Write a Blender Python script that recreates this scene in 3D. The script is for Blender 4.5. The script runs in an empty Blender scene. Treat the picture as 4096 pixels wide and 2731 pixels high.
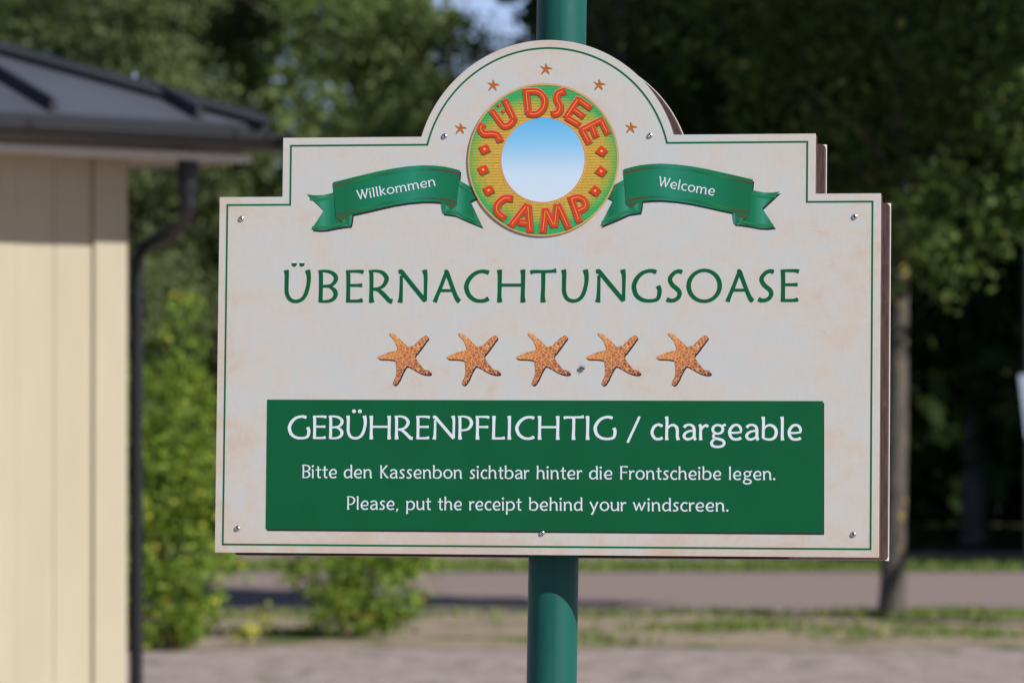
import bpy, math, random
import numpy as np
from mathutils import Matrix, Vector
from mathutils.geometry import tessellate_polygon

SC = bpy.context.scene
COL = SC.collection
rad = math.radians

# ------------------------------------------------------------------ camera
PITCH = 1.1
cam_data = bpy.data.cameras.new("camera")
cam = bpy.data.objects.new("camera", cam_data)
COL.objects.link(cam)
cam.location = (0, 0, 1.6)
cam.rotation_euler = (rad(90 + PITCH), 0, 0)
cam_data.sensor_width = 36
cam_data.lens = 170
cam_data.clip_start = 0.1
cam_data.clip_end = 2000
cam_data.dof.use_dof = True
cam_data.dof.focus_distance = 8.62
cam_data.dof.aperture_fstop = 7.2
SC.camera = cam

# ------------------------------------------------------------------ light
SUN_EL, SUN_AZ = 37.0, 50.0            # azimuth: right of the direction back towards the camera
sx, sy = math.sin(rad(SUN_AZ)), -math.cos(rad(SUN_AZ))
to_sun = Vector((sx * math.cos(rad(SUN_EL)), sy * math.cos(rad(SUN_EL)), math.sin(rad(SUN_EL))))
world = bpy.data.worlds.new("World")
SC.world = world
world.use_nodes = True
wn = world.node_tree
sky = wn.nodes.new("ShaderNodeTexSky")
sky.sky_type = 'NISHITA'
sky.sun_disc = False
sky.sun_elevation = rad(SUN_EL)
sky.sun_rotation = math.atan2(sx, sy)
sky.air_density = 1.0
sky.dust_density = 0.6
sky.ozone_density = 2.0
bg = wn.nodes["Background"]
wn.links.new(sky.outputs[0], bg.inputs[0])
bg.inputs[1].default_value = 0.05
# thin bright cloud low in the sky
tc = wn.nodes.new("ShaderNodeTexCoord"); mp = wn.nodes.new("ShaderNodeMapping"); mp.inputs['Scale'].default_value = (1, 1, 2.6)
nz = wn.nodes.new("ShaderNodeTexNoise"); nz.inputs['Scale'].default_value = 4.0; nz.inputs['Detail'].default_value = 6
cr = wn.nodes.new("ShaderNodeValToRGB"); cr.color_ramp.elements[0].position = .30; cr.color_ramp.elements[1].position = .62
sp = wn.nodes.new("ShaderNodeSeparateXYZ"); el = wn.nodes.new("ShaderNodeMapRange")
el.inputs['From Min'].default_value = .22; el.inputs['From Max'].default_value = .12; el.inputs['To Min'].default_value = 0; el.inputs['To Max'].default_value = 1
mu = wn.nodes.new("ShaderNodeMath"); mu.operation = 'MULTIPLY'
cb = wn.nodes.new("ShaderNodeBackground"); cb.inputs[0].default_value = (.39, .52, .86, 1); cb.inputs[1].default_value = 1.0
ms = wn.nodes.new("ShaderNodeMixShader")
wn.links.new(tc.outputs['Generated'], mp.inputs[0]); wn.links.new(mp.outputs[0], nz.inputs['Vector']); wn.links.new(nz.outputs['Fac'], cr.inputs[0])
wn.links.new(tc.outputs['Generated'], sp.inputs[0]); wn.links.new(sp.outputs[2], el.inputs['Value'])
wn.links.new(cr.outputs[0], mu.inputs[0]); wn.links.new(el.outputs[0], mu.inputs[1]); wn.links.new(mu.outputs[0], ms.inputs[0])
wn.links.new(bg.outputs[0], ms.inputs[1]); wn.links.new(cb.outputs[0], ms.inputs[2]); wn.links.new(ms.outputs[0], wn.nodes["World Output"].inputs[0])
sun_l = bpy.data.lights.new("sun", 'SUN')
sun_l.energy = 5.0
sun_l.angle = rad(0.55)
sun_l.color = (1.0, 0.955, 0.89)
sun_o = bpy.data.objects.new("sun", sun_l)
COL.objects.link(sun_o)
sun_o.location = (30, -25, 40)
sun_o.rotation_euler = to_sun.to_track_quat('Z', 'Y').to_euler()
SC.view_settings.view_transform = 'Standard'
SC.view_settings.look = 'None'
SC.view_settings.exposure = 0.42
SC.view_settings.gamma = 1
SC.cycles.max_bounces = 6
SC.cycles.transparent_max_bounces = 6
SC.cycles.use_denoising = True

# ------------------------------------------------------------------ helpers
def tag(o, label=None, cat=None, group=None, kind=None):
    if label: o["label"] = label
    if cat: o["category"] = cat
    if group: o["group"] = group
    if kind: o["kind"] = kind
    return o

def empty(name, loc=(0, 0, 0), rot=None):
    o = bpy.data.objects.new(name, None)
    o.empty_display_size = 0.2
    COL.objects.link(o)
    o.location = loc
    if rot is not None:
        o.rotation_euler = rot
    return o

class MB:
    """collects shapes; build() links them as ONE mesh object"""
    def __init__(self):
        self.v, self.f, self.mi, self.smooth = [], [], [], []
        self.cur = 0
    def add(self, vs, fs, smooth=False):
        b = len(self.v)
        self.v += [tuple(p) for p in vs]
        for f in fs:
            self.f.append(tuple(i + b for i in f)); self.mi.append(self.cur); self.smooth.append(smooth)
    def box(self, a, b):
        (x0, y0, z0), (x1, y1, z1) = a, b
        vs = [(x, y, z) for z in (z0, z1) for y in (y0, y1) for x in (x0, x1)]
        self.add(vs, [(0, 2, 3, 1), (4, 5, 7, 6), (0, 1, 5, 4), (2, 6, 7, 3), (0, 4, 6, 2), (1, 3, 7, 5)])
    def tube(self, pts, rads, n=16, caps=True):
        pts = [Vector(p) for p in pts]
        if not hasattr(rads, '__len__'): rads = [rads] * len(pts)
        rings = []
        ref = None
        for i, p in enumerate(pts):
            t = (pts[min(i + 1, len(pts) - 1)] - pts[max(i - 1, 0)]).normalized()
            if ref is None:
                ref = t.orthogonal().normalized()
            a = (ref - t * ref.dot(t)).normalized(); ref = a
            b = t.cross(a)
            rings.append([p + (a * math.cos(2 * math.pi * k / n) + b * math.sin(2 * math.pi * k / n)) * rads[i] for k in range(n)])
        vs = [q for r in rings for q in r]
        fs = [(i * n + k, i * n + (k + 1) % n, (i + 1) * n + (k + 1) % n, (i + 1) * n + k)
              for i in range(len(pts) - 1) for k in range(n)]
        self.add(vs, fs, True)
        if caps:
            m = len(pts)
            self.add(rings[0], [tuple(range(n - 1, -1, -1))])
            self.add(rings[-1], [tuple(range(n))])
    def poly(self, pts3):
        pts3 = [Vector(p) for p in pts3]
        tris = tessellate_polygon([pts3])
        out = []
        for a, b, c in tris:
            out.append((a, b, c))
        self.add(pts3, out)
    def prism(self, pts2, z0, z1):
        """polygon in x/y, thickness along z"""
        if sum(pts2[i - 1][0] * pts2[i][1] - pts2[i][0] * pts2[i - 1][1] for i in range(len(pts2))) < 0:
            pts2 = pts2[::-1]
        n = len(pts2)
        tris = tessellate_polygon([[Vector((p[0], p[1], 0)) for p in pts2]])
        top = [(p[0], p[1], z1) for p in pts2]; bot = [(p[0], p[1], z0) for p in pts2]
        def up(t, pos):
            a, b, c = t
            s = (pts2[b][0] - pts2[a][0]) * (pts2[c][1] - pts2[a][1]) - (pts2[b][1] - pts2[a][1]) * (pts2[c][0] - pts2[a][0])
            return t if (s > 0) == pos else (a, c, b)
        self.add(top, [up(t, True) for t in tris])
        self.add(bot, [up(t, False) for t in tris])
        self.add(bot + top, [(i, (i + 1) % n, n + (i + 1) % n, n + i) for i in range(n)])
    def build(self, name, mats, parent=None, origin=None):
        me = bpy.data.meshes.new(name)
        if origin is not None:
            ox, oy, oz = origin
            vs = [(a - ox, b - oy, c - oz) for a, b, c in self.v]
        else:
            vs = self.v
        me.from_pydata(vs, [], self.f)
        if not isinstance(mats, (list, tuple)): mats = [mats]
        for m in mats: me.materials.append(m)
        me.polygons.foreach_set('material_index', self.mi)
        me.polygons.foreach_set('use_smooth', self.smooth)
        me.update()
        o = bpy.data.objects.new(name, me)
        COL.objects.link(o)
        if parent is not None: o.parent = parent
        if origin is not None: o.location = origin
        return o

def copy_tree(o, parent=None):
    c = o.copy(); COL.objects.link(c); c.parent = parent
    for ch in list(o.children): copy_tree(ch, c)
    return c

# ------------------------------------------------------------------ materials
class NT:
    def __init__(self, name):
        self.m = bpy.data.materials.new(name); self.m.use_nodes = True
        self.t = self.m.node_tree
        self.p = self.t.nodes["Principled BSDF"]
        self.out = self.t.nodes["Material Output"]
    def n(self, typ, **kw):
        nd = self.t.nodes.new(typ)
        for k, v in kw.items():
            if k.startswith('i_'):
                key = k[2:].replace('_', ' ')
                nd.inputs[key].default_value = v
            else: setattr(nd, k, v)
        return nd
    def l(self, a, b): self.t.links.new(a, b)
    def coord(self, which='Object', scale=(1, 1, 1), loc=(0, 0, 0), rot=(0, 0, 0)):
        c = self.n("ShaderNodeTexCoord"); mp = self.n("ShaderNodeMapping")
        mp.inputs['Scale'].default_value = scale; mp.inputs['Location'].default_value = loc; mp.inputs['Rotation'].default_value = rot
        self.l(c.outputs[which], mp.inputs[0]); return mp.outputs[0]
    def noise(self, vec, scale, detail=4, rough=.55, dist=0):
        nd = self.n("ShaderNodeTexNoise"); self.l(vec, nd.inputs['Vector'])
        nd.inputs['Scale'].default_value = scale; nd.inputs['Detail'].default_value = detail
        nd.inputs['Roughness'].default_value = rough; nd.inputs['Distortion'].default_value = dist
        return nd.outputs['Fac']
    def ramp(self, fac, stops, interp='LINEAR'):
        r = self.n("ShaderNodeValToRGB"); r.color_ramp.interpolation = interp
        el = r.color_ramp.elements
        while len(el) < len(stops): el.new(0.5)
        for e, (p, c) in zip(el, stops):
            e.position = p; e.color = (c[0], c[1], c[2], 1) if hasattr(c, '__len__') else (c, c, c, 1)
        self.l(fac, r.inputs[0]); return r.outputs[0]
    def mix(self, fac, a, b, mode='MIX'):
        nd = self.n("ShaderNodeMix", data_type='RGBA', blend_type=mode)
        for s, v in ((nd.inputs[0], fac), (nd.inputs[6], a), (nd.inputs[7], b)):
            if hasattr(v, 'is_output'): self.l(v, s)
            elif hasattr(v, '__len__'): s.default_value = (v[0], v[1], v[2], 1)
            else: s.default_value = v
        return nd.outputs[2]
    def math(self, op, a, b=0.0):
        nd = self.n("ShaderNodeMath", operation=op)
        for s, v in ((nd.inputs[0], a), (nd.inputs[1], b)):
            if hasattr(v, 'is_output'): self.l(v, s)
            else: s.default_value = v
        return nd.outputs[0]
    def sep(self, vec):
        s = self.n("ShaderNodeSeparateXYZ"); self.l(vec, s.inputs[0]); return s.outputs
    def base(self, c, rough=.6, metal=0, spec=.5):
        if hasattr(c, 'is_output'): self.l(c, self.p.inputs['Base Color'])
        else: self.p.inputs['Base Color'].default_value = (c[0], c[1], c[2], 1)
        self.p.inputs['Roughness'].default_value = rough
        self.p.inputs['Metallic'].default_value = metal
        self.p.inputs['Specular IOR Level'].default_value = spec
        return self.m
    def bump(self, h, strength=.3, dist=.01):
        b = self.n("ShaderNodeBump"); b.inputs['Strength'].default_value = strength; b.inputs['Distance'].default_value = dist
        self.l(h, b.inputs['Height']); self.l(b.outputs[0], self.p.inputs['Normal'])

def flat(name, c, rough=.55, metal=0, spec=.4, var=.06, scale=30):
    t = NT(name)
    f = t.noise(t.coord(), scale, 3)
    lo = [max(0, x * (1 - var)) for x in c]; hi = [x * (1 + var) for x in c]
    return t.base(t.ramp(f, [(.3, lo), (.7, hi)]), rough, metal, spec)
# ---- measured artwork of the sign, in millimetres from the middle of its lower edge
HEADLINE = [('Ü', -479.6, 450.4, -429.0, 450.4, 58.8), ('B', -415.4, 450.4, -378.8, 450.3, 58.7), ('E', -364.7, 450.3, -331.1, 450.3, 58.6), ('R', -322.2, 450.3, -275.7, 450.3, 58.6), ('N', -269.7, 450.3, -214.9, 450.3, 58.5), ('A', -205.1, 450.3, -152.4, 450.3, 58.4), ('C', -147.8, 450.3, -100.6, 450.3, 58.4), ('H', -88.8, 450.3, -34.4, 450.2, 58.3), ('T', -28.3, 450.2, 21.1, 450.2, 58.2), ('U', 28.2, 450.2, 78.5, 450.2, 58.2), ('N', 89.8, 450.2, 145.2, 450.2, 58.1), ('G', 156.0, 450.2, 210.6, 450.2, 58.0), ('S', 218.1, 450.2, 248.3, 450.1, 57.9), ('O', 254.7, 450.1, 318.7, 450.1, 57.9), ('A', 324.2, 450.1, 376.9, 450.1, 57.8), ('S', 382.2, 450.1, 412.3, 450.1, 57.7), ('E', 422.6, 450.1, 456.5, 450.1, 57.7)]
NOTICE_TITLE = [('GEBÜHRENPFLICHTIG', -468.5, 204.7, 131.8, 205.2, 42.1), ('/', 149.7, 205.2, 174.2, 205.2, 41.6), ('chargeable', 192.4, 205.2, 463.9, 205.4, 41.5)]
NOTICE_GERMAN = [('Bitte', -440.4, 134.7, -376.0, 134.8, 23.8), ('den', -364.1, 134.8, -311.8, 134.8, 23.8), ('Kassenbon', -297.5, 134.8, -147.2, 134.9, 23.8), ('sichtbar', -134.1, 134.9, -24.8, 134.9, 23.7), ('hinter', -12.4, 134.9, 71.1, 134.9, 23.6), ('die', 82.4, 134.9, 125.2, 135.0, 23.6), ('Frontscheibe', 138.2, 135.0, 320.2, 135.0, 23.6), ('legen.', 333.2, 135.0, 416.6, 135.1, 23.5)]
NOTICE_ENGLISH = [('Please,', -357.4, 78.5, -263.1, 78.6, 23.8), ('put', -249.0, 78.6, -202.9, 78.7, 23.7), ('the', -191.3, 78.7, -146.8, 78.7, 23.7), ('receipt', -134.2, 78.7, -38.2, 78.8, 23.7), ('behind', -25.6, 78.8, 71.8, 78.9, 23.6), ('your', 83.8, 78.9, 150.8, 78.9, 23.6), ('windscreen.', 161.8, 78.9, 333.5, 79.1, 23.5)]
RIBBON_LEFT_TEXT = [('Willkommen', -344.1, 635.2, -200.9, 660.1, 17.4)]
RIBBON_RIGHT_TEXT = [('Welcome', 202.2, 656.7, 303.5, 638.9, 17.9)]
NOTICE_PANEL = [(-506.7, 275.6), (499.8, 274.9), (501.3, 42.4), (-506.3, 42.5)]
SCREWS = [(-559.1, 602.3), (-186.4, 749.3), (186.9, 747.2), (553.9, 600.5), (-558.8, 43.3), (-1.5, 38.5), (555.0, 40.0)]
STARFISH = [(-27.9, 43.0), (-25.8, 44.6), (-22.3, 44.1), (-17.3, 41.6), (-11.7, 36.5), (-6.0, 31.3), (-0.3, 25.8), (6.0, 20.0), (12.3, 21.2), (17.2, 22.4), (20.7, 26.2), (26.9, 31.6), (32.5, 37.1), (38.0, 40.0), (42.2, 38.2), (43.3, 35.1), (38.9, 28.9), (33.3, 21.3), (27.8, 13.1), (22.3, 6.9), (19.6, 2.1), (22.8, -4.1), (28.1, -11.0), (33.8, -17.8), (40.1, -22.3), (45.0, -22.3), (48.9, -26.1), (48.3, -29.5), (42.3, -30.5), (36.0, -29.5), (29.7, -27.5), (22.7, -24.0), (15.6, -19.9), (10.0, -16.8), (5.0, -15.1), (1.6, -19.2), (-1.8, -25.4), (-5.3, -33.0), (-8.7, -39.9), (-13.5, -46.7), (-17.0, -48.8), (-20.2, -46.4), (-18.5, -40.6), (-15.1, -33.0), (-14.1, -26.1), (-13.8, -17.9), (-15.0, -11.0), (-15.4, -6.2), (-21.7, -3.8), (-28.8, -2.7), (-37.2, -2.4), (-45.6, -2.1), (-48.8, 0.7), (-46.4, 3.1), (-39.4, 6.2), (-31.0, 9.6), (-23.3, 11.4), (-13.5, 13.8), (-13.2, 19.3), (-15.0, 24.1), (-17.2, 30.3), (-22.2, 35.8), (-26.5, 39.9)]
STARFISH_AT = [(-255.2, 350.9), (-129.1, 350.9), (-2.5, 350.9), (124.2, 351.0), (250.6, 351.0)]
SMALL_STAR = [(-0.9, 10.5), (0.9, 8.3), (2.6, 5.1), (3.4, 2.8), (6.5, 2.8), (9.1, 2.1), (11.0, 0.9), (12.3, -0.5), (10.2, -0.7), (7.1, -0.6), (3.7, -1.5), (4.2, -3.7), (5.6, -6.3), (6.5, -8.8), (6.3, -10.4), (5.1, -10.1), (2.2, -7.3), (-1.1, -4.1), (-3.0, -6.4), (-6.4, -9.7), (-8.5, -10.9), (-9.0, -9.7), (-7.5, -5.9), (-5.4, -3.3), (-4.1, -1.1), (-7.0, 1.1), (-9.4, 3.5), (-11.1, 5.4), (-8.1, 4.7), (-5.0, 3.4), (-1.6, 2.9), (-1.3, 5.2), (-1.6, 8.3)]
SMALL_STAR_AT = [(-2.3, 868.9), (-98.2, 840.5), (-157.1, 763.2), (94.5, 839.6), (152.5, 762.2)]
FLY_AT = [(68.4, 332.8)]
EMBLEM_LETTERS = {'S': [[(-115.8, 771.3), (-120.2, 761.7), (-113.6, 752.8), (-99.9, 753.0), (-89.1, 749.7), (-84.1, 738.3)]], 'Ü': [[(-100.6, 795.7), (-82.4, 770.6), (-75.1, 766.1), (-65.9, 770.0), (-58.9, 779.6)], [(-58.9, 777.2), (-76.8, 814.6)]], 'D': [[(-38.3, 830.1), (-33.4, 788.0)], [(-43.2, 827.7), (-19.4, 828.7), (-6.5, 819.3), (-4.0, 806.8), (-9.5, 794.5), (-20.0, 787.7), (-35.2, 788.7)]], 'S2': [[(33.5, 829.0), (19.8, 823.9), (18.7, 812.3), (24.1, 800.6), (20.1, 789.6), (8.8, 787.1)]], 'E': [[(58.4, 816.3), (34.0, 780.0)], [(56.4, 813.9), (80.0, 796.9)], [(46.4, 797.4), (67.2, 782.1)], [(35.2, 781.6), (59.6, 767.0)]], 'E2': [[(102.0, 777.4), (60.9, 756.6)], [(98.3, 776.7), (111.1, 750.5)], [(81.1, 767.0), (90.2, 745.1)], [(64.2, 758.9), (78.1, 734.0)]], 'C': [[(-60.7, 636.3), (-76.4, 636.4), (-88.4, 624.9), (-87.7, 611.8), (-74.1, 600.3)]], 'A': [[(-33.4, 625.6), (-64.3, 586.3)], [(-33.0, 625.6), (-28.0, 575.3)], [(-50.1, 594.2), (-29.2, 591.3)]], 'M': [[(-0.5, 618.4), (-5.3, 574.4)], [(-0.5, 617.2), (15.7, 584.7)], [(20.5, 625.9), (15.7, 584.7)], [(21.3, 625.9), (42.0, 582.2)]], 'P': [[(45.1, 638.2), (61.3, 593.3)], [(41.1, 633.0), (58.0, 637.7), (69.8, 631.6), (70.3, 619.6), (54.2, 611.7)]]}
DIAMONDS = [[(-123.1, 728.5), (-108.3, 734.2), (-102.3, 722.3), (-116.5, 715.4)], [(-125.2, 691.5), (-110.4, 697.3), (-104.3, 685.4), (-118.5, 678.4)], [(-114.6, 654.7), (-99.8, 660.5), (-93.8, 648.6), (-107.9, 641.6)], [(88.6, 718.3), (99.4, 730.2), (110.8, 721.3), (101.8, 709.8)], [(87.9, 682.5), (98.7, 694.4), (110.1, 685.6), (101.1, 674.0)], [(77.5, 647.6), (88.3, 659.5), (99.7, 650.6), (90.7, 639.1)], [(-90.3, 805.3), (-84.1, 807.7), (-81.5, 802.7), (-87.5, 799.8)], [(-82.2, 794.2), (-76.0, 796.6), (-73.5, 791.6), (-79.4, 788.7)]]
RIBBON_BAND_TOP = [(-389.8, 667.4), (-362.6, 674.0), (-335.7, 680.2), (-307.2, 686.7), (-278.7, 691.9), (-251.9, 695.4), (-225.1, 697.0), (-205.0, 696.4), (-186.6, 694.4), (-171.5, 691.2), (-157.1, 687.3)]
RIBBON_BAND_BOTTOM = [(-384.0, 603.7), (-358.4, 608.2), (-334.9, 613.0), (-306.4, 619.5), (-277.9, 625.6), (-251.1, 629.7), (-224.4, 631.7), (-207.6, 631.5), (-190.9, 630.2), (-175.8, 627.7), (-162.4, 624.5)]
RIBBON_OUTER_TAIL = [(-437.9, 646.1), (-424.7, 644.1), (-407.8, 644.6), (-396.0, 647.1), (-385.9, 650.0), (-382.7, 604.5), (-375.1, 595.4), (-356.8, 588.4), (-368.3, 587.4), (-385.1, 584.7), (-401.9, 581.5), (-415.4, 581.0), (-428.9, 582.4), (-406.6, 616.7)]
RIBBON_OUTER_FOLD = [(-384.0, 604.0), (-353.7, 609.6), (-354.6, 598.6), (-356.8, 588.4), (-371.8, 596.0)]
RIBBON_INNER_TAIL = [(-159.2, 669.7), (-135.2, 656.7), (-125.0, 638.6), (-138.3, 631.7), (-115.6, 585.6), (-143.7, 596.8), (-165.5, 606.7), (-187.6, 609.8), (-181.5, 614.2), (-163.2, 625.6)]
RIBBON_INNER_FOLD = [(-190.9, 631.0), (-162.1, 624.6), (-177.3, 615.8), (-187.6, 609.8), (-189.7, 619.2)]
RIBBON_OUTER_TRIM = [(-426.9, 584.4), (-415.4, 583.7), (-402.0, 584.3), (-385.1, 587.5), (-365.0, 592.0)]
RIBBON_INNER_TRIM = [(-180.7, 614.5), (-160.5, 608.8), (-140.4, 600.8), (-119.5, 591.5)]
# ------------------------------------------------------------------ lettering: flared brush capitals as width-varying strokes (cap height 100)
def shift(st, dx): return [(x + dx, y, w) for x, y, w in st]
STEM = [(9, 99, 16.5), (10.2, 84, 13.2), (10.2, 45, 12.2), (9.8, 18, 12.8), (10.8, 1, 16.5)]
SERIF = [(5.5, 98, 11), (8, 84, 12.6), (8.4, 45, 12), (8.2, 15, 12.4), (8, 1.5, 13.5)]
FOOT = [(5.5, 98, 11), (8, 84, 12.6), (8.4, 45, 12), (8.2, 18, 12.8), (9.5, 1, 17)]
BOWL = [(0.5, 96.5, 7), (24, 97, 8.5), (43, 91, 11.5), (53.5, 77, 13.6), (53, 66, 13.2), (45, 52, 11.5), (31, 44, 8.8), (12, 41.5, 8)]
ARCH = [(10, 49, 8.5), (21, 60.5, 9.5), (34, 64, 11.2), (46.5, 55, 13), (50.3, 38, 13), (50, 17, 13), (54, 1, 15.5)]
SHORT = [(4, 66.5, 13), (7.4, 54, 12.4), (7.6, 16, 12.4), (8.4, 1, 15.8)]
LBOWL = [(10, 50, 8.5), (23, 62, 9.5), (38, 64, 11.5), (53, 54, 13.2), (59.5, 35, 13.8), (54, 14, 13.2), (40, 4.5, 11), (24, 4, 9.5), (7, 8.5, 8)]
USTR = [(8.5, 99, 16), (10.2, 85, 13.4), (10, 55, 12.4), (11, 30, 12.4), (20, 11, 11.8), (38, 3.8, 10.8), (57, 10, 11.4), (69.5, 28, 12.4), (77, 58, 12.2), (77.5, 82, 13.6), (74, 99, 16.5)]
def ell(cx, cy, rx, ry, w0, w1, n=20):
    return ('o', [(cx + rx * math.cos(2 * math.pi * k / n), cy + ry * math.sin(2 * math.pi * k / n),
             w0 * abs(math.cos(2 * math.pi * k / n)) ** 2 + w1 * abs(math.sin(2 * math.pi * k / n)) ** 2) for k in range(n)])
def dot(cx, cy, r): return ('d', [(cx + r * math.cos(2 * math.pi * k / 18), cy + r * math.sin(2 * math.pi * k / 18)) for k in range(18)])
E_TOP = [(1.5, 96, 8), (28, 96.2, 9), (46, 95.6, 11), (53.5, 93.2, 13.5)]
E_MID = [(10, 53, 9), (36, 53, 9.4), (50, 53.4, 12)]
E_BOT = [(4, 4.6, 9), (34, 4.8, 9.6), (46, 6, 11.5), (51.5, 7.6, 14)]
EARC = [(52, 36, 8), (52, 47, 11.5), (46, 59, 12), (33, 65.5, 10.6), (18, 58.5, 12.4), (7.6, 41, 13), (8.2, 23, 13), (18, 7.5, 12.5), (33, 3.6, 11), (45, 5.8, 12), (52, 10, 13.6)]
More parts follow.
